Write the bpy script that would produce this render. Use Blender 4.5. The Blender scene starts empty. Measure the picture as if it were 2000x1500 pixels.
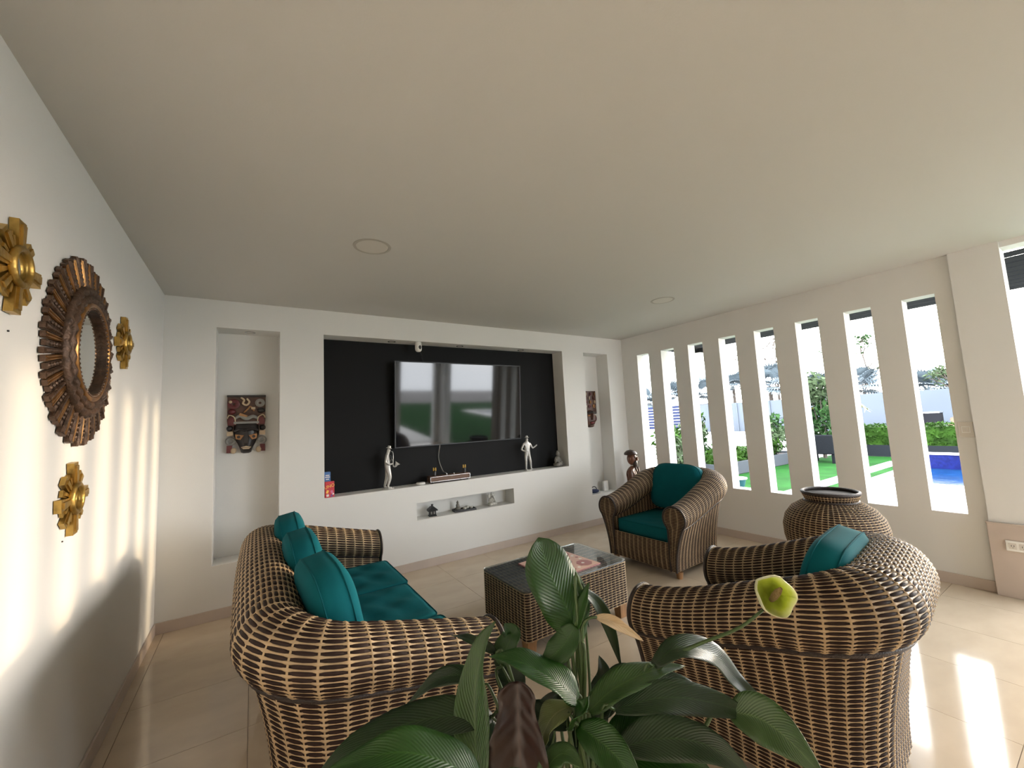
import bpy, bmesh, math, random
import numpy as np
from mathutils import Vector, Matrix, Euler
random.seed(7)
rng = np.random.default_rng(7)
SC = bpy.context.scene
COL = SC.collection
PI = math.pi

# ------------------------------------------------------------------ camera
W = 5.484      # room width: left wall x = 0, slotted wall x = W; TV wall y = 0; floor z = 0
H = 2.70       # ceiling height
cd = bpy.data.cameras.new('camera')
cam = bpy.data.objects.new('camera', cd); COL.objects.link(cam)
cd.sensor_fit = 'HORIZONTAL'; cd.sensor_width = 36.0; cd.lens = 783.62 / 2000 * 36
cd.clip_start = 0.03; cd.clip_end = 400
_yaw, _pitch, _roll = 0.5746, 0.0953, -0.0502
_f = Vector((math.sin(_yaw) * math.cos(_pitch), math.cos(_yaw) * math.cos(_pitch), math.sin(_pitch)))
_r = Vector((math.cos(_yaw), -math.sin(_yaw), 0)); _u = _r.cross(_f)
_r2 = _r * math.cos(_roll) + _u * math.sin(_roll); _u2 = _u * math.cos(_roll) - _r * math.sin(_roll)
cam.matrix_world = Matrix(((_r2.x, _u2.x, -_f.x, 0.634), (_r2.y, _u2.y, -_f.y, -4.2843), (_r2.z, _u2.z, -_f.z, 1.4955), (0, 0, 0, 1)))
SC.camera = cam

# ------------------------------------------------------------------ sky, sun, exposure
wd = bpy.data.worlds.new('hazy_sky'); SC.world = wd; wd.use_nodes = True
wn, wl = wd.node_tree.nodes, wd.node_tree.links
wb = wn['Background']                       # white evening haze over the whole sky
wb.inputs['Color'].default_value = (0.93, 0.98, 1.04, 1); wb.inputs['Strength'].default_value = 6.4
sky = wn.new('ShaderNodeTexSky'); sky.sky_type = 'NISHITA'; sky.sun_disc = False       # glow around the low sun
sky.sun_elevation = math.radians(6.6); sky.sun_rotation = math.radians(92.3); sky.dust_density = 3.0
hs = wn.new('ShaderNodeHueSaturation'); hs.inputs['Saturation'].default_value = .5; wl.new(sky.outputs[0], hs.inputs['Color'])
wb2 = wn.new('ShaderNodeBackground'); wb2.inputs['Strength'].default_value = 0.44; wl.new(hs.outputs[0], wb2.inputs['Color'])
wa = wn.new('ShaderNodeAddShader'); wl.new(wb.outputs[0], wa.inputs[0]); wl.new(wb2.outputs[0], wa.inputs[1]); wl.new(wa.outputs[0], wn['World Output'].inputs['Surface'])
sd = bpy.data.lights.new('low_sun', 'SUN'); sd.energy = 1.15; sd.color = (1.0, 0.76, 0.46); sd.angle = math.radians(1.9)
sun = bpy.data.objects.new('low_sun', sd); COL.objects.link(sun)
sun.location = (40, -2, 8)
sun.rotation_euler = Vector((-1, 0.0407, -0.116)).to_track_quat('-Z', 'Y').to_euler()
SC.view_settings.view_transform = 'Standard'; SC.view_settings.look = 'None'
SC.view_settings.gamma = 1.0; SC.view_settings.use_curve_mapping = False
SC.view_settings.exposure = 1.06
SC.cycles.use_denoising = True
SC.cycles.use_adaptive_sampling = True; SC.cycles.adaptive_threshold = .02
SC.cycles.max_bounces = 8; SC.cycles.diffuse_bounces = 5; SC.cycles.glossy_bounces = 4
SC.cycles.caustics_reflective = False; SC.cycles.caustics_refractive = False
SC.cycles.sample_clamp_indirect = 8

# ------------------------------------------------------------------ materials
def new_mat(name):
    m = bpy.data.materials.new(name); m.use_nodes = True
    return m, m.node_tree.nodes, m.node_tree.links, m.node_tree.nodes['Principled BSDF']
def mat(name, col, rough=.6, metal=0, var=0.0, vscale=8.0, bump=0.0, bscale=60.0, spec=None, sheen=0, coat=0, col2=None, stretch=None):
    m, N, L, b = new_mat(name)
    b.inputs['Base Color'].default_value = (*col, 1); b.inputs['Roughness'].default_value = rough; b.inputs['Metallic'].default_value = metal
    if spec is not None: b.inputs['Specular IOR Level'].default_value = spec
    if sheen: b.inputs['Sheen Weight'].default_value = sheen
    if coat: b.inputs['Coat Weight'].default_value = coat; b.inputs['Coat Roughness'].default_value = .12
    if var or bump:
        tc = N.new('ShaderNodeTexCoord'); src = tc.outputs['Object']
        if stretch:
            mp = N.new('ShaderNodeMapping'); mp.inputs['Scale'].default_value = stretch; L.new(src, mp.inputs['Vector']); src = mp.outputs['Vector']
    if var:
        n = N.new('ShaderNodeTexNoise'); n.inputs['Scale'].default_value = vscale; n.inputs['Detail'].default_value = 5
        L.new(src, n.inputs['Vector'])
        r = N.new('ShaderNodeValToRGB'); c2 = col2 or tuple(max(0, c * (1 - var)) for c in col)
        r.color_ramp.elements[0].position = .35; r.color_ramp.elements[1].position = .65
        r.color_ramp.elements[0].color = (*c2, 1); r.color_ramp.elements[1].color = (*col, 1)
        L.new(n.outputs['Fac'], r.inputs['Fac']); L.new(r.outputs['Color'], b.inputs['Base Color'])
    if bump:
        n2 = N.new('ShaderNodeTexNoise'); n2.inputs['Scale'].default_value = bscale; n2.inputs['Detail'].default_value = 4
        L.new(src, n2.inputs['Vector'])
        bp = N.new('ShaderNodeBump'); bp.inputs['Strength'].default_value = bump; bp.inputs['Distance'].default_value = .01
        L.new(n2.outputs['Fac'], bp.inputs['Height']); L.new(bp.outputs['Normal'], b.inputs['Normal'])
    return m
def emit(m, col, s):
    b = m.node_tree.nodes['Principled BSDF']; b.inputs['Emission Color'].default_value = (*col, 1); b.inputs['Emission Strength'].default_value = s
    return m
M = {}
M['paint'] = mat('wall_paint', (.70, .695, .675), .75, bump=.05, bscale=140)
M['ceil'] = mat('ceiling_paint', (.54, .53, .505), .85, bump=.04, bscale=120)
M['black'] = mat('black_paint', (.0055, .0056, .006), .6, spec=.18)
M['tile'] = mat('porcelain_tile', (.56, .46, .345), .085, var=.10, vscale=3.0, spec=.5, stretch=(1, 2.2, 1), col2=(.51, .415, .31))
M['grout'] = mat('grout', (.22, .18, .15), .9)
M['skirt'] = mat('skirting_tile', (.52, .44, .385), .35, var=.08, vscale=5)
M['wicker_light'] = mat('wicker_tan', (.44, .315, .185), .5, var=.3, vscale=14, spec=.35)
M['wicker_dark'] = mat('wicker_brown', (.030, .016, .013), .6, var=.4, vscale=18, spec=.15)
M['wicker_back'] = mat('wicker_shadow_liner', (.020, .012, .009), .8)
M['braid'] = mat('dark_braid', (.022, .013, .011), .5, bump=.5, bscale=160)
M['teal'] = mat('teal_velvet', (.004, .105, .128), .9, var=.14, vscale=6, spec=.12, bump=.05, bscale=300)
M['teal_seat'] = mat('teal_cotton', (.005, .100, .118), .9, var=.06, vscale=5, spec=.12, bump=.12, bscale=24, stretch=(1.6, .7, 1))
M['piping'] = mat('teal_piping', (.003, .075, .092), .9, spec=.1)
M['navy'] = mat('navy_cloth', (.006, .008, .016), .9, bump=.3, bscale=40)
M['oak'] = mat('honey_wood', (.34, .175, .075), .45, var=.35, vscale=9, stretch=(4, 4, .6))
M['glass_dark'] = None
M['white'] = mat('white_plastic', (.78, .77, .74), .4)
M['cream_plastic'] = mat('cream_plastic', (.62, .585, .53), .35)
M['chrome'] = mat('steel', (.55, .55, .56), .25, 1)
M['gold'] = mat('antique_gold', (.50, .32, .085), .36, .85, var=.45, vscale=22, bump=.25, bscale=60)
M['bronze'] = mat('aged_bronze_wood', (.115, .065, .040), .42, .35, var=.6, vscale=30, bump=.5, bscale=90)
M['copper'] = mat('copper_gilt', (.46, .225, .075), .3, .85, var=.5, vscale=26)
M['mirror'] = mat('mirror_glass', (.86, .87, .86), .03, 1)
M['carved'] = mat('carved_dark_wood', (.045, .022, .016), .4, var=.5, vscale=20, bump=.3, bscale=50)
M['mask_red'] = mat('mask_oxblood', (.105, .012, .013), .42)
M['mask_black'] = mat('mask_black', (.016, .012, .012), .38)
M['mask_cream'] = mat('mask_cream', (.50, .38, .25), .5)
M['mask_ochre'] = mat('mask_ochre', (.36, .17, .06), .5)
M['mask_grey'] = mat('mask_grey', (.24, .23, .21), .5)
M['mask_brown'] = mat('mask_brown', (.10, .042, .026), .42, var=.4, vscale=20)
M['wood_fig'] = mat('carved_red_wood', (.16, .062, .034), .32, var=.5, vscale=16, bump=.35, bscale=36, stretch=(2, 2, .5))
M['silver'] = mat('silver_resin', (.60, .585, .56), .38, .25, var=.2, vscale=40)
M['stone'] = mat('grey_stone_resin', (.20, .185, .16), .6, var=.3, vscale=30)
M['white_stone'] = mat('pale_stone_resin', (.52, .51, .47), .55, var=.3, vscale=40)
M['walnut'] = mat('walnut_veneer', (.16, .085, .058), .5, var=.35, vscale=30, stretch=(.5, 3, 3))
M['card_red'] = mat('red_card', (.52, .016, .030), .4)
M['card_blue'] = mat('blue_card', (.05, .145, .36), .4)
M['card_yellow'] = mat('yellow_print', (.86, .52, .08), .5)
M['card_pink'] = mat('pink_print', (.62, .16, .30), .5)
M['card_white'] = mat('white_print', (.75, .72, .68), .5)
M['card_purple'] = mat('purple_print', (.17, .055, .22), .5)
M['soil'] = mat('soil', (.03, .02, .014), .95, bump=.8, bscale=40)
M['pot'] = mat('clay_pot', (.30, .22, .17), .6, var=.2)
M['tyre'] = mat('trailer_black', (.010, .010, .012), .8, spec=.04)
M['rubber'] = mat('black_plastic', (.013, .013, .014), .4)

def glass_mat():
    m, N, L, b = new_mat('smoked_glass')
    b.inputs['Base Color'].default_value = (.75, .80, .78, 1); b.inputs['Roughness'].default_value = .02
    b.inputs['Transmission Weight'].default_value = .92; b.inputs['IOR'].default_value = 1.5
    return m
M['glass'] = glass_mat()
def screen_mat():
    m, N, L, b = new_mat('tv_screen')
    b.inputs['Base Color'].default_value = (.008, .008, .010, 1); b.inputs['Roughness'].default_value = .055
    b.inputs['Specular IOR Level'].default_value = .55
    return m
M['screen'] = screen_mat()
def leaf_mat(name, c1, c2, rough=.32, trans=.12, stripes=26):
    m, N, L, b = new_mat(name)
    uv = N.new('ShaderNodeTexCoord'); sp = N.new('ShaderNodeSeparateXYZ'); L.new(uv.outputs['UV'], sp.inputs[0])
    ab = N.new('ShaderNodeMath'); ab.operation = 'SUBTRACT'; ab.inputs[1].default_value = .5; L.new(sp.outputs['Y'], ab.inputs[0])
    a2 = N.new('ShaderNodeMath'); a2.operation = 'ABSOLUTE'; L.new(ab.outputs[0], a2.inputs[0])
    ph = N.new('ShaderNodeMath'); ph.operation = 'MULTIPLY_ADD'; ph.inputs[1].default_value = -.55; L.new(a2.outputs[0], ph.inputs[0]); L.new(sp.outputs['X'], ph.inputs[2])
    sn = N.new('ShaderNodeMath'); sn.operation = 'MULTIPLY'; sn.inputs[1].default_value = stripes * 6.283; L.new(ph.outputs[0], sn.inputs[0])
    s2 = N.new('ShaderNodeMath'); s2.operation = 'SINE'; L.new(sn.outputs[0], s2.inputs[0])
    rib = N.new('ShaderNodeMath'); rib.operation = 'LESS_THAN'; rib.inputs[1].default_value = .022; L.new(a2.outputs[0], rib.inputs[0])
    nz = N.new('ShaderNodeTexNoise'); nz.inputs['Scale'].default_value = 9; L.new(uv.outputs['Object'], nz.inputs['Vector'])
    mx = N.new('ShaderNodeMix'); mx.data_type = 'RGBA'; mx.inputs['A'].default_value = (*c1, 1); mx.inputs['B'].default_value = (*c2, 1)
    f = N.new('ShaderNodeMath'); f.operation = 'MULTIPLY_ADD'; f.inputs[1].default_value = .09; f.inputs[2].default_value = -.15; L.new(s2.outputs[0], f.inputs[0])
    f2 = N.new('ShaderNodeMath'); f2.operation = 'ADD'; f2.use_clamp = True; L.new(f.outputs[0], f2.inputs[0]); L.new(nz.outputs['Fac'], f2.inputs[1])
    f3 = N.new('ShaderNodeMath'); f3.operation = 'MAXIMUM'; L.new(f2.outputs[0], f3.inputs[0]); L.new(rib.outputs[0], f3.inputs[1])
    L.new(f3.outputs[0], mx.inputs['Factor']); L.new(mx.outputs['Result'], b.inputs['Base Color'])
    b.inputs['Roughness'].default_value = rough; b.inputs['Specular IOR Level'].default_value = .5
    bp = N.new('ShaderNodeBump'); bp.inputs['Strength'].default_value = .22; bp.inputs['Distance'].default_value = .003
    L.new(s2.outputs[0], bp.inputs['Height']); L.new(bp.outputs['Normal'], b.inputs['Normal'])
    if trans:
        tr = N.new('ShaderNodeBsdfTranslucent'); L.new(mx.outputs['Result'], tr.inputs['Color'])
        ms = N.new('ShaderNodeMixShader'); ms.inputs[0].default_value = trans
        out = N['Material Output']; L.new(b.outputs[0], ms.inputs[1]); L.new(tr.outputs[0], ms.inputs[2]); L.new(ms.outputs[0], out.inputs['Surface'])
    return m
M['green'] = leaf_mat('lily_leaf', (.008, .044, .003), (.024, .078, .008), .38, .2)
M['dark'] = leaf_mat('lily_leaf_deep', (.0032, .016, .0026), (.012, .035, .006), .34)
M['pale'] = leaf_mat('lily_leaf_pale', (.018, .054, .009), (.052, .102, .025), .34)
M['stripe'] = leaf_mat('lily_leaf_yellowing', (.090, .130, .030), (.24, .26, .12))
M['brown'] = leaf_mat('withered_leaf', (.013, .0042, .0024), (.030, .0095, .005), .4, .05, 5)
M['cream'] = leaf_mat('old_spathe', (.52, .38, .22), (.62, .50, .33), .5, .3, 8)
M['stem'] = mat('lily_stem', (.040, .075, .020), .4)
def spathe_mat():
    m, N, L, b = new_mat('spathe_green'); uv = N.new('ShaderNodeTexCoord'); sp = N.new('ShaderNodeSeparateXYZ'); L.new(uv.outputs['UV'], sp.inputs[0])
    nz = N.new('ShaderNodeTexNoise'); nz.inputs['Scale'].default_value = 45; L.new(uv.outputs['Object'], nz.inputs['Vector'])
    ad = N.new('ShaderNodeMath'); ad.operation = 'MULTIPLY_ADD'; ad.inputs[1].default_value = .35; L.new(nz.outputs['Fac'], ad.inputs[0]); L.new(sp.outputs['Y'], ad.inputs[2])
    r = N.new('ShaderNodeValToRGB'); e = r.color_ramp.elements; e[0].position = .35; e[0].color = (.22, .26, .03, 1); e[1].position = 1.0; e[1].color = (.80, .80, .62, 1)
    k = e.new(.62); k.color = (.46, .52, .10, 1); L.new(ad.outputs[0], r.inputs['Fac']); L.new(r.outputs['Color'], b.inputs['Base Color']); b.inputs['Roughness'].default_value = .5
    tr = N.new('ShaderNodeBsdfTranslucent'); L.new(r.outputs['Color'], tr.inputs['Color']); ms = N.new('ShaderNodeMixShader'); ms.inputs[0].default_value = .5
    L.new(b.outputs[0], ms.inputs[1]); L.new(tr.outputs[0], ms.inputs[2]); L.new(ms.outputs[0], N['Material Output'].inputs['Surface']); return m
M['spathe'] = spathe_mat()
M['spadix'] = mat('spadix', (.22, .15, .06), .8, bump=.8, bscale=220)
# outdoors
M['lawn'] = mat('artificial_grass', (.010, .056, .009), .95, var=.35, vscale=2.0, bump=.6, bscale=90, spec=.05)
M['deck'] = mat('pale_deck', (.62, .60, .57), .7, var=.06, vscale=2)
M['ground'] = mat('pale_ground', (.20, .185, .175), .9, var=.25, vscale=.6)
M['gravel'] = mat('white_gravel', (.60, .62, .63), .8, var=.5, vscale=30, bump=1, bscale=50)
M['step'] = mat('brown_step', (.15, .085, .075), .7)
M['poolblue'] = mat('pool_tile', (.007, .012, .095), .4, spec=.1, var=.35, vscale=16)
M['water'] = mat('pool_water', (.004, .030, .085), .1, spec=.06, bump=.6, bscale=3.0, var=.4, vscale=2.5)
M['planter'] = mat('charcoal_planter', (.016, .018, .022), .8, spec=.05)
M['planter2'] = mat('grey_planter', (.050, .055, .062), .8, spec=.05)
M['hedge'] = mat('hedge_leaf', (.028, .072, .008), .7, spec=.1, var=.6, vscale=3)
M['shrub'] = mat('shrub_leaf', (.022, .058, .015), .7, spec=.1, var=.6, vscale=4)
M['shrub2'] = mat('pale_shrub_leaf', (.060, .088, .042), .7, spec=.1, var=.6, vscale=4)
M['yellow_leaf'] = mat('yellow_palm_leaf', (.20, .22, .02), .5)
M['palm'] = mat('silver_palm_leaf', (.120, .150, .170), .7, spec=.15, var=.35, vscale=1.2)
M['bark'] = mat('bark', (.06, .047, .037), .9, bump=.6, bscale=20)
M['bwall'] = mat('pale_blue_wall', (.055, .067, .086), .8, var=.08, vscale=.5)
M['gate'] = mat('dark_blue_gate', (.022, .028, .062), .7, spec=.05)
M['slat'] = mat('charcoal_aluminium', (.006, .0065, .007), .7, spec=.05)
M['rattan_black'] = mat('black_rattan', (.010, .011, .013), .8, spec=.04, bump=.8, bscale=80)
M['turq'] = mat('turquoise_pot', (.02, .075, .10), .4)
M['oldwood'] = mat('log_pile', (.17, .11, .07), .9, var=.6, vscale=6)

# ------------------------------------------------------------------ object helpers
def tag(o, label=None, cat=None, group=None, kind=None):
    if label: o['label'] = label
    if cat: o['category'] = cat
    if group: o['group'] = group
    if kind: o['kind'] = kind
    return o
def empty(name, loc=(0, 0, 0), rz=0.0, label=None, cat=None, group=None):
    o = bpy.data.objects.new(name, None); COL.objects.link(o)
    o.location = loc; o.rotation_euler = (0, 0, rz); o.empty_display_size = .1
    return tag(o, label, cat, group)
def copy_tree(o, parent=None):
    c = o.copy(); COL.objects.link(c); c.parent = parent
    if parent: c.matrix_parent_inverse = o.matrix_parent_inverse
    for ch in list(o.children): copy_tree(ch, c)
    return c
class MB:
    def __init__(s): s.v = []; s.f = []; s.m = []; s.mats = []
    def mi(s, m):
        m = M[m] if isinstance(m, str) else m
        if m not in s.mats: s.mats.append(m)
        return s.mats.index(m)
    def add(s, vs, fs, m):
        k = len(s.v); i = s.mi(m); s.v += [tuple(v) for v in vs]
        for f in fs: s.f.append(tuple(k + a for a in f)); s.m.append(i)
        return s
    def box(s, x0, x1, y0, y1, z0, z1, m, T=None, taper=None):
        vs = [(x, y, z) for z in (z0, z1) for y in (y0, y1) for x in (x0, x1)]
        if taper:
            cx, cy = (x0 + x1) / 2, (y0 + y1) / 2
            vs = [((x - cx) * (taper if z == z1 else 1) + cx, (y - cy) * (taper if z == z1 else 1) + cy, z) for x, y, z in vs]
        if T: vs = [T @ Vector(v) for v in vs]
        return s.add(vs, [(0, 2, 3, 1), (4, 5, 7, 6), (0, 1, 5, 4), (2, 6, 7, 3), (0, 4, 6, 2), (1, 3, 7, 5)], m)
    def tube(s, pts, r, m, n=8, cap=True):
        pts = [Vector(p) for p in pts]; k = len(pts)
        rs = r if isinstance(r, (list, tuple)) else [r] * k
        vs = []; prev = None
        for i, p in enumerate(pts):
            t = (pts[min(i + 1, k - 1)] - pts[max(i - 1, 0)]).normalized()
            if prev is None:
                a = Vector((0, 0, 1)) if abs(t.z) < .9 else Vector((1, 0, 0)); u = t.cross(a).normalized()
            else: u = (prev - t * prev.dot(t)).normalized()
            prev = u; w = t.cross(u)
            for j in range(n): vs.append(p + (u * math.cos(2 * PI * j / n) + w * math.sin(2 * PI * j / n)) * rs[i])
        fs = [(i * n + j, i * n + (j + 1) % n, (i + 1) * n + (j + 1) % n, (i + 1) * n + j) for i in range(k - 1) for j in range(n)]
        if cap: fs += [tuple(range(n - 1, -1, -1)), tuple((k - 1) * n + j for j in range(n))]
        return s.add(vs, fs, m)
    def lathe(s, prof, m, n=20, T=None, sx=1, sy=1):
        vs = [(r * math.cos(2 * PI * j / n) * sx, r * math.sin(2 * PI * j / n) * sy, z) for r, z in prof for j in range(n)]
        if T: vs = [T @ Vector(v) for v in vs]
        k = len(prof)
        fs = [(i * n + j, i * n + (j + 1) % n, (i + 1) * n + (j + 1) % n, (i + 1) * n + j) for i in range(k - 1) for j in range(n)]
        closed = tuple(prof[0]) == tuple(prof[-1])
        if prof[0][0] > 1e-6 and not closed: fs.append(tuple(range(n - 1, -1, -1)))
        if prof[-1][0] > 1e-6 and not closed: fs.append(tuple((k - 1) * n + j for j in range(n)))
        return s.add(vs, fs, m)
    def ball(s, c, r, m, n=12, k=8, T=None):
        rx, ry, rz = r if isinstance(r, (list, tuple)) else (r, r, r)
        c = Vector(c); prof = [(math.sin(PI * i / k), -math.cos(PI * i / k)) for i in range(k + 1)]
        prof[0] = (1e-5, -1); prof[-1] = (1e-5, 1)
        vs = [Vector((p * math.cos(2 * PI * j / n) * rx, p * math.sin(2 * PI * j / n) * ry, q * rz)) for p, q in prof for j in range(n)]
        vs = [c + ((T @ v) if T else v) for v in vs]
        return s.add(vs, [(i * n + j, i * n + (j + 1) % n, (i + 1) * n + (j + 1) % n, (i + 1) * n + j) for i in range(k) for j in range(n)], m)
    def prism(s, outline, d0, d1, m, T=None):
        """outline (a,b) in the local x-z plane, extruded along y from d0 to d1"""
        n = len(outline); vs = [(a, d0, b) for a, b in outline] + [(a, d1, b) for a, b in outline]
        if T: vs = [T @ Vector(v) for v in vs]
        return s.add(vs, [tuple(range(n)), tuple(range(2 * n - 1, n - 1, -1))] + [(i, i + n, (i + 1) % n + n, (i + 1) % n) for i in range(n)], m)
    def build(s, name, parent=None, smooth=False, bevel=0, loc=None, rot=None, sub=0):
        me = bpy.data.meshes.new(name); me.from_pydata([tuple(v) for v in s.v], [], s.f); me.update()
        for m in s.mats: me.materials.append(m)
        if s.m: me.polygons.foreach_set('material_index', s.m)
        b = bmesh.new(); b.from_mesh(me); bmesh.ops.recalc_face_normals(b, faces=b.faces); b.to_mesh(me); b.free()
        if smooth:
            me.polygons.foreach_set('use_smooth', [True] * len(me.polygons))
            if smooth != 'all':
                try: me.set_sharp_from_angle(angle=math.radians(42))
                except Exception: pass
        o = bpy.data.objects.new(name, me); COL.objects.link(o)
        if parent is not None: o.parent = parent
        if loc: o.location = loc
        if rot: o.rotation_euler = rot
        if bevel:
            md = o.modifiers.new('bevel', 'BEVEL'); md.width = bevel; md.segments = 2; md.limit_method = 'ANGLE'; md.angle_limit = math.radians(40)
        if sub:
            md = o.modifiers.new('sub', 'SUBSURF'); md.levels = sub; md.render_levels = sub
        return o
def np_mesh(name, V, Q, mats, midx, parent=None, smooth=True, uv=None):
    me = bpy.data.meshes.new(name); V = np.asarray(V, np.float32).reshape(-1, 3); Q = np.asarray(Q, np.int32).reshape(-1, 4)
    me.vertices.add(len(V)); me.vertices.foreach_set('co', V.ravel())
    me.loops.add(Q.size); me.loops.foreach_set('vertex_index', Q.ravel())
    me.polygons.add(len(Q)); me.polygons.foreach_set('loop_start', np.arange(0, Q.size, 4, dtype=np.int32))
    for m in mats: me.materials.append(M[m] if isinstance(m, str) else m)
    me.polygons.foreach_set('material_index', np.asarray(midx, np.int32))
    me.polygons.foreach_set('use_smooth', np.full(len(Q), smooth))
    me.update(calc_edges=True); me.validate()
    if uv is not None:
        l = me.uv_layers.new(name='UVMap'); l.data.foreach_set('uv', np.asarray(uv, np.float32)[Q.ravel()].ravel())
    o = bpy.data.objects.new(name, me); COL.objects.link(o)
    if parent is not None: o.parent = parent
    return o
def T3(loc=(0, 0, 0), rot=(0, 0, 0), sc=None):
    m = Matrix.Translation(loc) @ Euler(rot).to_matrix().to_4x4()
    if sc: m = m @ Matrix.Diagonal((*sc, 1))
    return m
def resample(pts, n):
    """smooth curve through points (Catmull-Rom), n samples"""
    P = [Vector(p) for p in pts]; P = [P[0] * 2 - P[1]] + P + [P[-1] * 2 - P[-2]]
    out = []; k = len(P) - 3
    for i in range(n):
        t = i / (n - 1) * k; j = min(int(t), k - 1); t -= j
        a, b, c, d = P[j:j + 4]
        out.append(.5 * ((2 * b) + (c - a) * t + (2 * a - 5 * b + 4 * c - d) * t * t + (3 * b - a - 3 * c + d) * t ** 3))
    return out

# ================================================================== ROOM SHELL
R_ = math.radians
YR = -7.1    # rear wall, behind the camera
def relief_wall(name, us, vs, cell, place):
    """a wall face with sunk niches: cell(u,v) -> (depth, material); reveals are built between cells of unequal depth"""
    b = MB(); nu, nv = len(us) - 1, len(vs) - 1
    C = [[cell((us[i] + us[i + 1]) / 2, (vs[j] + vs[j + 1]) / 2) for j in range(nv)] for i in range(nu)]
    for i in range(nu):
        for j in range(nv):
            d, m = C[i][j]; u0, u1, v0, v1 = us[i], us[i + 1], vs[j], vs[j + 1]
            b.add([place(u0, v0, d), place(u1, v0, d), place(u1, v1, d), place(u0, v1, d)], [(0, 1, 2, 3)], m)
            if i + 1 < nu and C[i + 1][j][0] != d:
                e = C[i + 1][j][0]; b.add([place(u1, v0, d), place(u1, v0, e), place(u1, v1, e), place(u1, v1, d)], [(0, 1, 2, 3)], 'paint')
            if j + 1 < nv and C[i][j + 1][0] != d:
                e = C[i][j + 1][0]; b.add([place(u0, v1, d), place(u1, v1, d), place(u1, v1, e), place(u0, v1, e)], [(0, 1, 2, 3)], 'paint')
    return b
def slab_holes(us, vs, hole, t0, t1, place, m):
    """a wall of thickness t0..t1 with openings cut clean through"""
    b = MB(); nu, nv = len(us) - 1, len(vs) - 1
    S = lambda i, j: 0 <= i < nu and 0 <= j < nv and not hole((us[i] + us[i + 1]) / 2, (vs[j] + vs[j + 1]) / 2)
    for i in range(nu):
        for j in range(nv):
            if not S(i, j): continue
            u0, u1, v0, v1 = us[i], us[i + 1], vs[j], vs[j + 1]
            for t in (t0, t1): b.add([place(u0, v0, t), place(u1, v0, t), place(u1, v1, t), place(u0, v1, t)], [(0, 1, 2, 3)], m)
            for (di, dj, p, q) in ((-1, 0, (u0, v0), (u0, v1)), (1, 0, (u1, v0), (u1, v1)), (0, -1, (u0, v0), (u1, v0)), (0, 1, (u0, v1), (u1, v1))):
                if not S(i + di, j + dj): b.add([place(*p, t0), place(*q, t0), place(*q, t1), place(*p, t1)], [(0, 1, 2, 3)], m)
    return b

ZS = .862                                   # TV shelf height
NL = (.353, .837, .432, 2.455)              # left niche   x0 x1 z0 z1
TVR = (1.212, 4.268, ZS, 2.455)             # TV recess
SN = (2.116, 3.355, .502, .683)             # small niche under the shelf
NR = (4.667, 5.155, .42, 2.455)             # right niche
DEP = {'NL': .25, 'TV': .22, 'SN': .20, 'NR': .24}
def in_(r, u, v): return r[0] < u < r[1] and r[2] < v < r[3]
def back_cell(u, v):
    if in_(NL, u, v): return (DEP['NL'], 'paint')
    if in_(TVR, u, v): return (DEP['TV'], 'black')
    if in_(SN, u, v): return (DEP['SN'], 'paint')
    if in_(NR, u, v): return (DEP['NR'], 'paint')
    return (0, 'paint')
us = sorted({-.2, W + .2, *NL[:2], *TVR[:2], *SN[:2], *NR[:2]}); vs = sorted({-.12, H + .1, *NL[2:], *TVR[2:], *SN[2:], *NR[2:]})
wb_ = relief_wall('wall_back', us, vs, back_cell, lambda u, v, d: (u, d, v))
tag(wb_.build('wall_back'), 'white wall with a black television recess and tall niches', kind='structure')
b = MB(); b.box(-.2, W + .2, .34, .5, -.12, H + .1, 'paint'); tag(b.build('wall_back_outer'), 'outer skin behind the niche wall', kind='structure')
b = MB(); b.box(-.2, 0, YR - .2, .34, -.12, H + .1, 'paint'); tag(b.build('wall_left'), 'plain white wall hung with gilt sunburst mirrors', kind='structure')
RO = [(4.25, 5.30)]        # wide terrace openings behind the camera
b = slab_holes([-.2, 4.25, 5.30, W + .2], [-.12, -.02, 2.52, H + .1], lambda u, v: -.02 < v < 2.52 and any(a < u < c for a, c in RO), YR - .2, YR, lambda u, v, t: (u, t, v), 'paint')
tag(b.build('wall_rear'), 'white wall with terrace openings behind the camera', kind='structure')
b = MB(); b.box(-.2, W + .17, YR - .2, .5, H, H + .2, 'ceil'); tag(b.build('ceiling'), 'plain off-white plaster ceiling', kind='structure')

# slotted wall: eight open slots, then pilasters and two wide openings to the terrace
SLOT = [(-.50 - .4217 * k, -.292 - .4217 * k) for k in range(8)]
SZ0, SZ1 = .577, 2.405
us = sorted({.34, -3.56, *[a for s in SLOT for a in s]}); vs = [-.12, SZ0, SZ1, H + .1]
hole = lambda u, v: SZ0 < v < SZ1 and any(a < u < c for a, c in SLOT)
b = slab_holes(us, vs, hole, W, W + .15, lambda u, v, t: (t, u, v), 'paint')
tag(b.build('wall_right'), 'white wall pierced by eight tall narrow open slots', kind='structure')
def pilaster(y0, y1, name, label):
    b = MB(); b.box(W - .03, W + .17, y0, y1, -.12, H, 'paint')
    tag(b.build(name), label, kind='structure')
pilaster(-3.833, -3.56, 'column_1', 'white pilaster between the slots and the wide terrace opening')
pilaster(YR, -6.68, 'column_2', 'white pilaster at the rear end of the terrace opening')
b = MB(); b.box(W, W + .17, YR, -3.833, 2.655, H, 'paint'); tag(b.build('beam'), 'shallow white lintel over the terrace openings', kind='structure')
# tiled dado at the foot of the pilaster
b = MB(); b.box(W - .05, W - .03, -3.833, -3.548, 0, .54, 'skirt'); b.box(W - .055, W - .03, -3.833, -3.544, .535, .548, 'skirt')
tag(b.build('trim_1', bevel=.003), 'beige tile dado at the foot of the pilaster', kind='structure')
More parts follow.
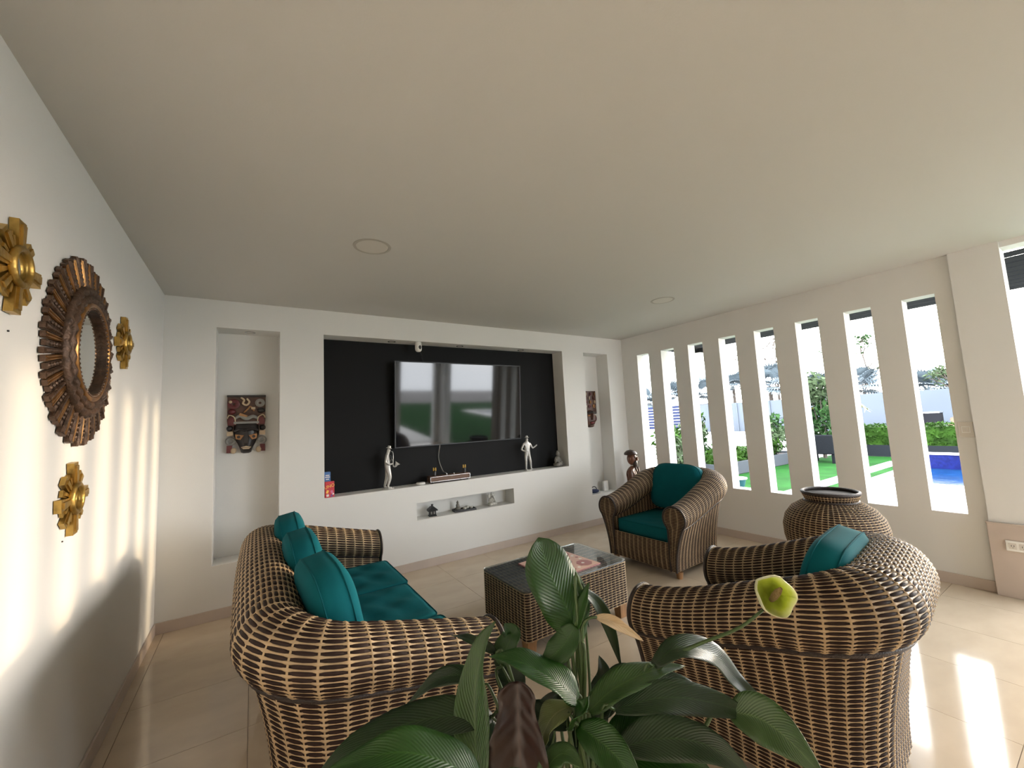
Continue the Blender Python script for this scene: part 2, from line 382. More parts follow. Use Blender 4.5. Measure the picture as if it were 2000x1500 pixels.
# floor: grout bed and one object for each tile
b = MB(); b.box(-.2, W + .17, YR - .2, .34, -.14, -.004, 'grout'); floor = tag(b.build('floor'), 'glossy beige porcelain tile floor', kind='structure')
xl = [-.2] + [.062 + .563 * k for k in range(10)] + [W + .17]; xl = [x for x in xl if x < W + .16] + [W + .17]
yl = [.0] + [-.51 - .5585 * k for k in range(18)]; yl = [y for y in yl if y > YR] + [YR]
tile_mesh = {}
for i in range(len(xl) - 1):
    for j in range(len(yl) - 1):
        sx, sy = round(xl[i + 1] - xl[i] - .0025, 4), round(yl[j] - yl[j + 1] - .0025, 4)
        if sx < .01 or sy < .01: continue
        if (sx, sy) not in tile_mesh:
            b = MB(); b.box(-sx / 2, sx / 2, -sy / 2, sy / 2, -.004, 0, 'tile'); o = b.build('tile'); tile_mesh[(sx, sy)] = o.data
        else:
            o = bpy.data.objects.new('tile', tile_mesh[(sx, sy)]); COL.objects.link(o)
        o.parent = floor; o.location = ((xl[i] + xl[i + 1]) / 2, (yl[j] + yl[j + 1]) / 2, 0)
# skirting
def base(name, x0, x1, y0, y1, label):
    b = MB(); b.box(x0, x1, y0, y1, 0, .085, 'skirt'); tag(b.build(name, bevel=.002), label, kind='structure')
base('baseboard_back', 0, W, -.012, 0, 'beige tile skirting below the niche wall')
base('baseboard_left', 0, .012, YR, -.012, 'beige tile skirting below the mirror wall')
base('baseboard_right', W - .012, W, -3.548, -.012, 'beige tile skirting below the slotted wall')

# daylight sampling portals in the openings (they give off no light themselves)
def portal(y0, y1, z0, z1):
    l = bpy.data.lights.new('daylight_portal', 'AREA'); l.shape = 'RECTANGLE'; l.size = z1 - z0; l.size_y = y1 - y0
    l.cycles.is_portal = True
    o = bpy.data.objects.new('daylight_portal', l); COL.objects.link(o)
    o.location = (W + .16, (y0 + y1) / 2, (z0 + z1) / 2); o.rotation_euler = (0, PI / 2, 0)
for a, c in SLOT: portal(a, c, SZ0, SZ1)
portal(-6.68, -3.833, -.1, 2.655)
for a, c in RO:
    l = bpy.data.lights.new('daylight_portal', 'AREA'); l.shape = 'RECTANGLE'; l.size = c - a; l.size_y = 2.54; l.cycles.is_portal = True
    o = bpy.data.objects.new('daylight_portal', l); COL.objects.link(o); o.location = ((a + c) / 2, YR - .21, 1.25); o.rotation_euler = (R_(90), 0, 0)

# ================================================================== OUTDOORS (ground at z = -0.1)
G = -.10
def slabz(name, x0, x1, y0, y1, z0, z1, m, label, kind='structure', bevel=0):
    b = MB(); b.box(x0, x1, y0, y1, z0, z1, m); return tag(b.build(name, bevel=bevel), label, kind=kind)
slabz('ground', W + .17, 70, -45, 45, G - .4, G - .06, 'ground', 'pale bare ground reaching to the boundary wall')
slabz('terrace', -12, W + .17, -45, YR - .2, G - .2, G + .03, 'deck', 'white paved terrace behind the room')
b = MB(); b.box(W + .17, 9.3, -24, 1.35, G - .05, G, 'lawn'); b.box(9.3, 11.2, -24, -4.2, G - .05, G, 'lawn'); b.box(9.3, 16.75, -.97, 1.35, G - .05, G, 'lawn'); b.box(14.85, 16.75, -24, -.97, G - .05, G, 'lawn'); b.box(11.2, 14.85, -24, -17.6, G - .05, G, 'lawn')
tag(b.build('lawn'), 'bright green artificial lawn around the pool', kind='structure')
b = MB(); b.box(9.3, 11.75, -4.2, -.97, G - .05, G + .004, 'deck'); b.box(11.2, 11.75, -17.6, -4.2, G - .05, G + .004, 'deck'); b.box(11.75, 14.85, -1.30, -.97, G - .05, G + .004, 'deck')
b.box(14.70, 14.85, -17, -1.30, G - .05, G + .02, 'deck'); b.box(11.75, 14.85, -17.6, -17, G - .05, G + .004, 'deck')
tag(b.build('pool_deck'), 'white stone paving along the pool', kind='structure')
b = MB(); b.box(9.9, 12.7, -1.26, -1.19, G + .004, G + .05, 'step'); tag(b.build('paving_edge_strip'), 'low brown strip edging the white paving', 'paving strip')
pool = empty('swimming_pool', (13.2, -6, G), label='blue swimming pool seen through the slots and the opening', cat='pool')
pool_t = Matrix.Translation((-13.2, 6, -G))
b = MB(); b.box(11.75, 14.70, -17, -1.30, G - .055, G - .035, 'water', T=pool_t); b.build('water', pool)
b = MB(); b.box(14.60, 14.72, -17, -1.30, G - .04, G + .30, 'poolblue', T=pool_t); b.build('tile_band', pool)
b = MB(); b.box(14.58, 14.80, -17, -1.30, G + .30, G + .34, 'deck', T=pool_t); b.build('coping', pool)
b = MB(); b.box(8.9, 15.4, -.74, -.42, G - .01, G + .012, 'gravel'); tag(b.build('gravel'), 'strip of white pebbles laid across the lawn', 'gravel', kind='stuff')
slabz('road', 20, 33, -30, 40, G - .07, G - .05, 'deck', 'pale concrete driveway before the boundary wall')

def planter(name, x0, x1, y0, y1, h, m, label):
    b = MB(); t = .08
    b.box(x0, x1, y0, y0 + t, G, G + h, m); b.box(x0, x1, y1 - t, y1, G, G + h, m); b.box(x0, x0 + t, y0 + t, y1 - t, G, G + h, m); b.box(x1 - t, x1, y0 + t, y1 - t, G, G + h, m)
    b.box(x0 + t, x1 - t, y0 + t, y1 - t, G, G + h - .06, 'soil')
    return tag(b.build(name), label, 'planter')
planter('planter_box', 16.78, 17.5, -9, 1.25, .34, 'planter', 'low charcoal planter across the far end of the lawn')
planter('planter_box', 10.2, 14.5, 1.38, 1.98, .30, 'planter2', 'low grey planter along the side of the lawn')

def leaf_cloud(b, c, r, n, size, m, seed=0, squash=1.0, shell=.35, box=False):
    g = np.random.default_rng(seed); c = np.array(c)
    if box: p = (g.random((n, 3)) * 2 - 1) * np.array(r)
    else:
        d = g.normal(size=(n, 3)); d /= np.linalg.norm(d, axis=1)[:, None]; p = d * (shell + (1 - shell) * g.random((n, 1)) ** .6) * np.array(r)
    vs = []; fs = []
    for i in range(n):
        a = g.normal(size=3); a /= np.linalg.norm(a); e = np.cross(a, g.normal(size=3)); e /= np.linalg.norm(e)
        s = size * (.6 + .8 * g.random()); q = c + p[i]
        k = len(vs); vs += [q - a * s, q + e * s * .38, q + a * s, q - e * s * .38]; fs.append((k, k + 1, k + 2, k + 3))
    b.add(vs, fs, m)
def hedge(x0, x1, y0, y1, z0, z1, n, m, label, seed):
    b = MB(); leaf_cloud(b, ((x0 + x1) / 2, (y0 + y1) / 2, (z0 + z1) / 2), ((x1 - x0) / 2, (y1 - y0) / 2, (z1 - z0) / 2), n, .055, m, seed, box=True)
    b.box(x0 + .08, x1 - .08, y0 + .08, y1 - .08, z0, z1 - .1, m)
    return tag(b.build('hedge'), label, 'hedge', kind='stuff')
hedge(16.86, 17.42, -8.9, 1.2, G + .28, G + .98, 13000, 'hedge', 'clipped bright green hedge in the charcoal planter', 3)
hedge(10.3, 13.2, 1.46, 1.9, G + .24, G + .62, 2600, 'hedge', 'low feathery hedge in the grey planter', 4)
def shrub(name, x, y, blobs, label, cat='shrub', stems=5):
    o = empty(name, (x, y, G), label=label, cat=cat)
    b = MB()
    for k, (dx, dy, dz, r, n, s, m) in enumerate(blobs): leaf_cloud(b, (dx, dy, dz), (r, r, r * 1.05), n, s, m, seed=hash((x, y, k)) % 9999)
    b.build('foliage', o)
    b = MB(); top = max(q[2] for q in blobs)
    for k in range(stems):
        a = 2 * PI * k / stems; b.tube([(0.03 * math.cos(a), .03 * math.sin(a), .02), (.1 * math.cos(a), .1 * math.sin(a), top * .5), (.25 * math.cos(a), .25 * math.sin(a), top)], [.022, .016, .008], 'bark', 5)
    b.build('stems', o)
    return o
shrub('flowering_shrub', 15.55, 1.12, [(0, 0, .9, .62, 700, .10, 'shrub'), (.2, .3, 1.7, .62, 600, .11, 'shrub'), (-.2, .1, 2.2, .5, 420, .11, 'shrub2'), (.05, .25, .6, .45, 350, .09, 'shrub2')], 'tall leafy shrub rising behind the black garden chair')
shrub('leafy_shrub', 13.6, 1.7, [(0, 0, .75, .45, 420, .08, 'shrub2'), (.3, .1, 1.05, .4, 360, .09, 'shrub'), (-.3, 0, .55, .35, 260, .07, 'hedge')], 'rounded pale shrub in the grey planter, fifth slot from the corner')
shrub('leafy_shrub', 9.6, 2.2, [(0, 0, .62, .42, 420, .08, 'shrub2'), (.1, .2, .95, .40, 360, .08, 'hedge'), (0, 0, .3, .34, 200, .07, 'shrub2')], 'loose pale green shrub seen through the second slot from the corner')
shrub('leafy_shrub', 11.0, 2.45, [(0, 0, .6, .42, 380, .09, 'shrub'), (0, .1, 1.05, .40, 340, .09, 'shrub2'), (.1, 0, 1.35, .26, 160, .08, 'hedge')], 'dense green shrub seen through the third slot from the corner')
o = empty('yellow_palm', (16.3, 1.0, G), label='young palm with yellow-green fronds beside the tall shrub', cat='palm')
for k in range(7):
    a = 2 * PI * k / 7; b = MB(); pts = resample([(0, 0, .9), (.2 * math.cos(a), .2 * math.sin(a), 1.5), (.5 * math.cos(a), .5 * math.sin(a), 1.7 + .1 * (k % 3)), (.85 * math.cos(a), .85 * math.sin(a), 1.5)], 9)
    for i in range(1, 9):
        p = pts[i]; t = (pts[i] - pts[i - 1]).normalized(); s = t.cross(Vector((0, 0, 1))).normalized()
        for q in (-1, 1): b.add([p, p + s * q * .16 + t * .12 + Vector((0, 0, -.05)), p + t * .05], [(0, 1, 2)], 'yellow_leaf')
    b.tube(pts, .012, 'yellow_leaf', 4); b.build('frond', o)
b = MB(); b.tube([(0, 0, 0), (0, 0, .95)], [.06, .04], 'bark', 7); b.build('trunk', o)

# boundary wall, gate, far clutter
bw = tag(MB().box(34, 34.2, -30, 17, G - .1, 2.18, 'bwall').build('wall_boundary'), 'long pale blue boundary wall at the back of the garden', kind='structure')
for k in range(19):
    b = MB(); y = -29 + 2.5 * k; b.box(33.93, 34, y - .05, y + .05, G - .1, 2.18, 'bwall'); b.build('post', bw)
bw2 = tag(MB().box(34.2, 37.2, 17, 17.2, G - .1, 2.3, 'bwall').build('wall_boundary_return'), 'pale return of the boundary wall by the gate', kind='structure')
gt = empty('metal_gate', (37.3, 24, G), label='dark blue metal gate beyond the driveway', cat='gate')
for k in range(8):
    b = MB(); b.box(-.04, .04, -6, 6, .1 + .30 * k, .1 + .30 * k + .26, 'gate'); b.build('board', gt)
b = MB(); b.box(-.08, .04, -6.1, -6, 0, 2.5, 'gate'); b.build('gate_post', gt)
b = MB(); b.box(-.08, .04, 6, 6.1, 0, 2.5, 'gate'); b.build('gate_post', gt)
def fan_palm(x, y, h, r, seed, label):
    g = random.Random(seed); o = empty('fan_palm', (x, y, G), label=label, cat='palm', group='silvery fan palms behind the boundary wall')
    b = MB(); b.tube([(0, 0, 0), (.05, 0, h * .5), (0, 0, h)], [.22, .17, .15], 'bark', 8); b.build('trunk', o)
    b = MB()
    for k in range(26):
        a = g.uniform(0, 2 * PI); e = g.uniform(-.35, 1.25)
        d = Vector((math.cos(a) * math.cos(e), math.sin(a) * math.cos(e), math.sin(e))); p0 = Vector((0, 0, h)); p1 = p0 + d * r * .55
        side = d.cross(Vector((0, 0, 1))).normalized(); up = side.cross(d)
        b.tube([p0, p1], .02, 'palm', 4, cap=False)
        for i in range(19):
            w = (i - 9) / 9 * 2.1; q = (d * math.cos(w) + side * math.sin(w)); tip = p1 + q * r * .55 * (1 - .25 * abs(i - 9) / 9) - up * .06 * r - Vector((0, 0, .06 * r))
            n = q.cross(up) * .040 * r
            b.add([p1, p1 + q * r * .3 + n, tip, p1 + q * r * .3 - n], [(0, 1, 2, 3)], 'palm')
    b.build('fan_leaves', o); return o
for k, (x, y, h, r, t) in enumerate([(38.9, 3.3, 2.4, 1.7, 'low in the slot nearest the pilaster'), (37, 6.6, 2.9, 1.9, 'beside the thin tree, second slot from the pilaster'), (42, 10.4, 2.9, 1.9, 'farthest back, over the top of the tall shrub'),
        (37, 12.2, 3.5, 2.2, 'fourth slot from the pilaster'), (47, 20.6, 4.4, 2.3, 'fourth slot from the corner'), (39.4, 18.9, 3.6, 2.1, 'third slot from the corner'), (40, 24.2, 3.6, 2.4, 'second slot from the corner'), (43, 30, 3.2, 2.4, 'above the dark gate, first slot at the corner')]):
    fan_palm(x, y, h, r, k, 'silvery fan palm behind the boundary wall, ' + t)
def bare_tree(x, y, h, seed, label, leaf, n):
    g = random.Random(seed); o = empty('thin_tree', (x, y, G), label=label, cat='tree')
    b = MB(); tips = []
    def br(p, d, l, r, k):
        q = p + d * l; b.tube([p, (p + q) / 2 + Vector((g.uniform(-.05, .05), g.uniform(-.05, .05), 0)) * l, q], [r, r * .85, r * .7], 'bark', 5, cap=False)
        tips.append(q)
        if k:
            for _ in range(3):
                e = (d + Vector((g.uniform(-.8, .8), g.uniform(-.8, .8), g.uniform(-.1, .6)))).normalized(); br(q, e, l * .68, r * .6, k - 1)
    br(Vector((0, 0, 0)), Vector((0, 0, 1)), h * .42, .14, 4); b.build('branches', o)
    b = MB()
    for i, t in enumerate(tips[3:]): leaf_cloud(b, t, (.38, .38, .28), n, .13, leaf, seed=seed * 100 + i)
    b.build('foliage', o)
bare_tree(40, 6.9, 6.6, 5, 'thin leafy tree standing tallest behind the boundary wall', 'shrub', 7)
bare_tree(40, 12.9, 7.2, 9, 'nearly bare tree with thin branches behind the palms', 'bark', 2)
bare_tree(36.4, 1.2, 3.4, 11, 'low bushy tree at the end of the boundary wall', 'shrub2', 8)
# clutter before the wall
o = empty('box_trailer', (31, 2.1, G), label='black box-shaped trailer parked before the boundary wall', cat='trailer')
b = MB(); b.box(-.4, .4, -.75, .75, .25, 1.0, 'tyre'); b.build('body', o, bevel=.02)
b = MB(); b.box(-.43, .43, -.78, .78, .98, 1.04, 'chrome'); b.build('rim', o)
for s in (-1, 1):
    b = MB(); b.lathe([(.02, -.05), (.22, -.05), (.22, .05), (.02, .05)], 'tyre', 12, T3((0, .55 * s, .22), (0, PI / 2, 0))); b.build('wheel', o)
b = MB(); b.tube([(30.3, 1.95, G - .06), (30.3, 1.95, G + 1.75)], .035, 'planter', 6); b.box(30.24, 30.36, 1.9, 2.0, G + 1.75, G + 1.85, 'chrome'); tag(b.build('marker_post'), 'thin dark post standing in front of the black trailer', 'post')
lp = empty('log_pile', (31, .45, G - .05), label='heap of cut logs beside the black trailer', cat='log pile')
for k in range(12):
    r_, c_ = divmod(k, 4); b = MB(); b.tube([(-.4, -.55 + .32 * c_ + .1 * (r_ % 2), .14 + .26 * r_), (.4, -.55 + .32 * c_ + .1 * (r_ % 2), .14 + .26 * r_)], .14, 'oldwood', 8); b.build('log', lp)

# pergola roof of dark slats outside the right wall
pg = empty('pergola_roof', (6.6, -5, 2.62), label='dark slatted pergola roof outside the slots and opening', cat='pergola')
me = None
for k in range(9):
    if me is None:
        b = MB(); b.box(-.079, .079, -6, 5.3, 0, .010, 'slat'); o = b.build('slat', pg); me = o.data
    else:
        o = bpy.data.objects.new('slat', me); COL.objects.link(o); o.parent = pg
    o.location = (-.80 + .205 * k, 0, .03)
for y in (-5.9, -2.3, 1.6, 5.1):
    b = MB(); b.box(-.963, 1.05, y - .04, y + .04, .068, .16, 'slat'); b.build('beam', pg)
# floodlight on the slotted wall, outside
o = empty('floodlight', (6.05, -.93, 2.30), label='white outdoor floodlight on a dark bracket under the pergola', cat='floodlight')
b = MB(); b.box(-.06, .06, -.06, .06, -.07, .06, 'white'); b.build('lamp_housing', o, bevel=.008)
b = MB(); b.box(-.04, .06, -.10, .10, .06, .12, 'slat'); b.box(-.40, .05, -.02, .02, .10, .14, 'slat'); b.build('bracket', o)

# garden chair and pot on the lawn
o = empty('garden_chair', (14.6, .78, G), label='black rattan garden chair on the lawn', cat='chair')
b = MB(); b.box(-.32, .32, -.32, .32, .32, .42, 'rattan_black'); b.build('seat', o, bevel=.02)
b = MB(); b.box(-.36, -.27, -.36, .36, .25, .80, 'rattan_black'); b.build('backrest', o, bevel=.03)
for s in (-1, 1):
    b = MB(); b.box(-.27, .34, s * .36 - .04, s * .36 + .04, .28, .62, 'rattan_black'); b.build('armrest', o, bevel=.02)
    for q in (-.28, .28):
        b = MB(); b.box(q - .03, q + .03, s * .3 - .03, s * .3 + .03, 0, .32, 'rattan_black'); b.build('leg', o)
o = empty('glazed_pot', (8.95, .3, G), label='turquoise glazed pot with a white rim on the lawn', cat='pot')
b = MB(); b.lathe([(.10, 0), (.14, .10), (.17, .22), (.15, .22), (.13, .12), (.02, .05)], 'turq', 18); b.build('body', o, smooth=True)
b = MB(); b.lathe([(.16, .22), (.19, .225), (.19, .245), (.15, .245), (.15, .22)], 'white', 18); b.build('rim', o, smooth=True)

# ================================================================== WICKER
def weave(name, S, nper, nrows, parent, A=.0024, gap_shade=True, phase=0.0, flip=1):
    """woven strands over the surface S(s,t): rows run along s, light stakes cross at each period; real strand geometry in one part"""
    fr = np.array([0, .09, .20, .50, .80, .91])
    s = np.concatenate([(k + fr) / nper for k in range(nper)] + [[1.0]]); ns = len(s)
    d = np.abs(((s * nper + phase) + .5) % 1.0 - .5)            # distance to nearest light column, in periods
    g = np.exp(-(d / .15) ** 2)
    offL = A * (-.55 + 1.9 * g); offD = A * (1.0 - 2.6 * g)
    tj = (np.arange(nrows) + .5) / nrows; hw = .5 / nrows
    ev = (np.arange(nrows) % 2 == 0)
    wid = (np.where(ev[None, :], .74 + .52 * g[:, None], 1.27 - .62 * g[:, None])) * hw                 # samples x rows
    T = tj[None, :, None] + np.array([-1, 0, 1])[None, None, :] * wid[:, :, None]
    ss = np.broadcast_to(s[:, None, None], (ns, nrows, 3)); tt = np.clip(T, 0, 1)
    P = S(ss, tt); e = 1e-3
    du = S(np.clip(ss + e, 0, 1), tt) - S(np.clip(ss - e, 0, 1), tt); dv = S(ss, np.clip(tt + e, 0, 1)) - S(ss, np.clip(tt - e, 0, 1))
    N = np.cross(du, dv); N /= (np.linalg.norm(N, axis=-1, keepdims=True) + 1e-12); N *= flip
    off = np.where(ev[None, :], offL[:, None], offD[:, None])[:, :, None] + np.array([-.0014, .0016, -.0014])[None, None, :]
    V = P + N * off[..., None]
    idx = np.arange(ns * nrows * 3).reshape(ns, nrows, 3)
    a = idx[:-1, :, :-1]; bq = idx[1:, :, :-1]; c = idx[1:, :, 1:]; dq = idx[:-1, :, 1:]
    Q = np.stack([a, bq, c, dq] if flip > 0 else [dq, c, bq, a], -1)
    mi = np.broadcast_to(np.where(ev, 0, 1)[None, :, None], Q.shape[:-1]).ravel()
    o = np_mesh(name, V, Q, ['wicker_light', 'wicker_dark'], mi, parent); tag(o, kind='stuff')
    nt = nrows * 2 + 1; ks = np.arange(nper + 1) / nper; sk = np.clip(ks[:, None] + np.array([-.045, 0, .045])[None] / nper, 0, 1)     # the stakes
    gs = np.broadcast_to(sk[:, None, :], (nper + 1, nt, 3)); gt = np.broadcast_to(np.linspace(0, 1, nt)[None, :, None], gs.shape)
    P = S(gs, gt); du = S(np.clip(gs + e, 0, 1), gt) - S(np.clip(gs - e, 0, 1), gt); dv = S(gs, np.clip(gt + e, 0, 1)) - S(gs, np.clip(gt - e, 0, 1))
    N = np.cross(du, dv); N /= (np.linalg.norm(N, axis=-1, keepdims=True) + 1e-12); wv = np.cos(np.arange(nt) * PI) * .0006
    V = P + N * flip * (A * .55 + wv[None, :, None] + np.array([-.0012, .0012, -.0012])[None, None])[..., None]
    idx = np.arange(V.size // 3).reshape(nper + 1, nt, 3); Q = np.stack([idx[:, :-1, :-1], idx[:, :-1, 1:], idx[:, 1:, 1:], idx[:, 1:, :-1]], -1)
    if flip < 0: Q = Q[..., ::-1]
    st = np_mesh('stakes', V, Q, ['wicker_light'], np.zeros(Q.size // 4), o); tag(st, kind='stuff')
    if gap_shade:  # near-black sheet added behind the strands so gaps look shaded
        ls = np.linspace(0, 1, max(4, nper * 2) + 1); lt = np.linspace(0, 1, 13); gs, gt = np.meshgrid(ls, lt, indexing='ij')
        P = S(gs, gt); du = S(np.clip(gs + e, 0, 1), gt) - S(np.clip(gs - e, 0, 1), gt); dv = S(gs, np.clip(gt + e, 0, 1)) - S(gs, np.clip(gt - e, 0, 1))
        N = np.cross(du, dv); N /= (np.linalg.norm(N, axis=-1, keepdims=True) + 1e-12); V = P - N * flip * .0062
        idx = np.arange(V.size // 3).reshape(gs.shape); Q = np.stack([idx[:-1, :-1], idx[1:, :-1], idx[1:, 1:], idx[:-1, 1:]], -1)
        l = np_mesh('gap_shade', V, Q, ['wicker_back'], np.zeros(Q.size // 4), o)
    return o
class UPath:
    """plan of a tub seat: front at y=0, back at y=b; runs left arm, back, right arm"""
    def __init__(s, a, b, rc):
        P = []
        for y in np.linspace(0, b - rc, 24): P.append((-a, y))
        for t in np.linspace(0, PI / 2, 17)[1:]: P.append((-a + rc - rc * math.cos(t), b - rc + rc * math.sin(t)))
        for x in np.linspace(-a + rc, a - rc, 24)[1:]: P.append((x, b))
        for t in np.linspace(0, PI / 2, 17)[1:]: P.append((a - rc + rc * math.sin(t), b - rc + rc * math.cos(t)))
        for y in np.linspace(b - rc, 0, 24)[1:]: P.append((a, y))
        s.P = np.array(P); dl = np.linalg.norm(np.diff(s.P, axis=0), axis=1); s.L = dl.sum(); s.k = np.concatenate([[0], np.cumsum(dl)]) / s.L
        t = np.gradient(s.P, axis=0); t /= np.linalg.norm(t, axis=1)[:, None]; s.N = np.stack([-t[:, 1], t[:, 0]], -1)   # outward
    def __call__(s, q):
        I = lambda arr: np.stack([np.interp(q, s.k, arr[:, 0]), np.interp(q, s.k, arr[:, 1])], -1)
        n = I(s.N); return I(s.P), n / np.linalg.norm(n, axis=-1, keepdims=True)
def tub_seat(name, a, b, r, za, zb, zbot, rc, per, row, label, cat, group=None, seat_z=.27, smooth=.6):
    root = empty(name, label=label, cat=cat, group=group)
    path = UPath(a, b, rc)
    def zc(y):
        q = np.clip(y / b, 0, 1); q = q * q * (3 - 2 * q) * smooth + q * (1 - smooth)
        return za + (zb - za) * q
    TH0, TH1 = math.radians(236), math.radians(-52)
    def put(p, n, o, z): return np.concatenate([p + n * o[..., None], z[..., None]], -1)
    def roll(s, t):
        p, n = path(s); th = TH0 + (TH1 - TH0) * t; rr = r * (1 + .26 * np.sin(np.clip(s, 0, 1) * PI) ** 2)
        return put(p, n, rr * np.cos(th), zc(p[..., 1]) + rr * np.sin(th))
    def skirt(s, t):
        p, n = path(s); z = zc(p[..., 1]); zt = z - r * .80; zz = zt + (zbot - zt) * t
        o = r * .66 - (r * .66 + .015) * (1 - (1 - t) ** 1.9); return put(p, n, o, zz)
    def inner(s, t):
        p, n = path(s); z = zc(p[..., 1]); zt = z - r * .83; zz = zt + (.17 - zt) * t
        return put(p, n, -r * .56 + 0 * t, zz)
    nper = max(4, round(path.L / per))
    weave('rolled_rim', roll, nper, 2 * round(r * (TH0 - TH1) / row / 2), root)
    weave('outer_panel', skirt, nper, 2 * round((.5 * (za + zb) - r - zbot) / row / 2) + 1, root)
    weave('inner_panel', inner, nper, 2 * round((.5 * (za + zb) - r - .17) / row / 2) + 1, root, flip=-1)
    # front apron
    wi = a - .06
    def apron(s, t): return np.stack([-wi + 2 * wi * s, 0 * s - .004 - .012 * np.sin(PI * t), seat_z + .03 + (zbot - seat_z - .03) * t], -1)
    weave('front_apron', apron, max(3, round(2 * wi / per)), 2 * round((seat_z + .03 - zbot) / row / 2) + 1, root, flip=-1)
    # arm fronts: keyhole panels with a dark braided outline
    for sg in (-1, 1):
        def edges(z):
            circ = np.sqrt(np.maximum(r * r - (z - za) ** 2, 1e-6)); t = np.clip((za - r * .8 - z) / (za - r * .8 - zbot), 0, 1)
            lo = r * .66 - (r * .66 + .015) * (1 - (1 - t) ** 1.9); up = z > za - r * .76
            return np.where(up, circ, lo), np.where(up, -circ, -r * .62)         # outer and inner edge
        def arm_front(s, t):
            z = (za + r * .985) + (zbot - za - r * .985) * t; eo, ei = edges(z)
            return np.stack([sg * a + (ei + (eo - ei) * (s if sg > 0 else 1 - s)) * sg, 0 * s - .012, z], -1)
        weave('arm_front', arm_front, 3, 2 * round((za + r - zbot) / row / 2) + 1, root, A=.0020, flip=-1)
        zz = np.concatenate([np.linspace(zbot, za - r * .7, 14), za + r * np.sin(np.linspace(-.75, PI / 2, 20))]); eo, ei = edges(zz)
        pts = [(sg * (a + eo[i] + .003), -.012, zz[i]) for i in range(34)] + [(sg * (a + ei[i] - .003), -.012, zz[i]) for i in range(32, -1, -1)]
        b_ = MB(); b_.tube(pts, .010, 'braid', 7); b_.build('braid', root, smooth=True)
    # braid along the seam under the roll
    q = np.linspace(0, 1, 90)
    for fn, t, br in ((roll, 1.0, .0125), (roll, 0.0, .0095)):
        P = fn(q, np.full_like(q, t)); b_ = MB(); b_.tube([tuple(p) for p in P], br, 'braid', 6); b_.build('braid', root, smooth=True)
    def slab(nm, inset, z0, z1):
        P_, N_ = path(np.linspace(0, 1, 40)); ring = P_ + N_ * inset; ring[:, 1] = np.maximum(ring[:, 1], .012); k = len(ring); b_ = MB()
        b_.add([(x, y, z0) for x, y in ring] + [(x, y, z1) for x, y in ring], [tuple(range(k)), tuple(range(2 * k - 1, k - 1, -1))] + [(i, (i + 1) % k, (i + 1) % k + k, i + k) for i in range(k)], 'wicker_back'); b_.build(nm, root)
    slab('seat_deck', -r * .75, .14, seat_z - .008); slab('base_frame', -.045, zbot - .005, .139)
    for sx in (-1, 1):
        for y in (.05, b - .12):
            b_ = MB(); b_.lathe([(.026, 0), (.034, zbot - .006)], 'oak', 10, T3((sx * (a - .03), y, 0))); b_.build('leg', root, smooth=True)
    return root
def cushion(name, w, h, d, m, label, cat='cushion', group=None, corner=.25, puff=1.0, seed=0, top_round=0.0, piping=True, wrinkle=.0, shear=0.0, edge=.5):
    """upholstered pad, w x h face and d thick, in the local x-z plane with z from 0 to h; y is the thickness"""
    n = 25; g = np.random.default_rng(seed)
    u = np.linspace(-1, 1, n); U, Vv = np.meshgrid(u, u, indexing='ij')
    # square -> rounded square
    p = 2.0 / max(.05, corner) if corner < 1 else 2.0
    R = np.maximum(np.abs(U), np.abs(Vv)) + 1e-9; ang = np.arctan2(Vv, U)
    se = (np.abs(np.cos(ang)) ** p + np.abs(np.sin(ang)) ** p) ** (-1 / p)
    X = R * se * np.cos(ang); Z = R * se * np.sin(ang)
    if top_round: X = X * (1 - top_round * np.clip(Z, 0, 1) ** 2.2)
    prof = edge + (1 - edge) * np.clip(1 - R ** 5.5, 0, 1) ** .5 * (.80 + .20 * (1 - R ** 2) * puff)
    prof = prof / prof.max()
    ph = g.random(6) * 6.28
    wr = wrinkle * (np.sin(7 * U + 3 * Vv + ph[0]) * np.sin(2.5 * Vv + ph[1]) + .6 * np.sin(13 * Vv - 4 * U + ph[2]) * np.cos(3 * U + ph[3]))
    F = np.stack([X * w / 2, -d / 2 * prof - wr * (1 - R ** 4), (Z + 1) * h / 2], -1); Bk = np.stack([X * w / 2, d / 2 * prof, (Z + 1) * h / 2], -1)
    for A_ in (F, Bk): A_[..., 1] += shear * (A_[..., 2] / h) ** 2
    V = np.concatenate([F.reshape(-1, 3), Bk.reshape(-1, 3)]); idx = np.arange(n * n).reshape(n, n)
    q = np.stack([idx[:-1, :-1], idx[1:, :-1], idx[1:, 1:], idx[:-1, 1:]], -1).reshape(-1, 4); q2 = q[:, ::-1] + n * n
    ring = [idx[i, 0] for i in range(n)] + [idx[n - 1, j] for j in range(1, n)] + [idx[i, n - 1] for i in range(n - 2, -1, -1)] + [idx[0, j] for j in range(n - 2, 0, -1)]
    sd = np.array([(ring[(i + 1) % len(ring)], ring[i], ring[i] + n * n, ring[(i + 1) % len(ring)] + n * n) for i in range(len(ring))])
    Q = np.concatenate([q, q2, sd])
    root = empty(name, label=label, cat=cat, group=group)
    np_mesh('cover', V, Q, [m], np.zeros(len(Q)), root)
    if piping:
        for off in (0, n * n):
            b_ = MB(); b_.tube([tuple(V[i + off]) for i in ring] + [tuple(V[ring[0] + off])], .0030, 'piping', 6, cap=False); b_.build('piping', root, smooth='all')
    return root
def pose(o, loc, rot): o.location = loc; o.rotation_euler = rot; return o
R_ = math.radians

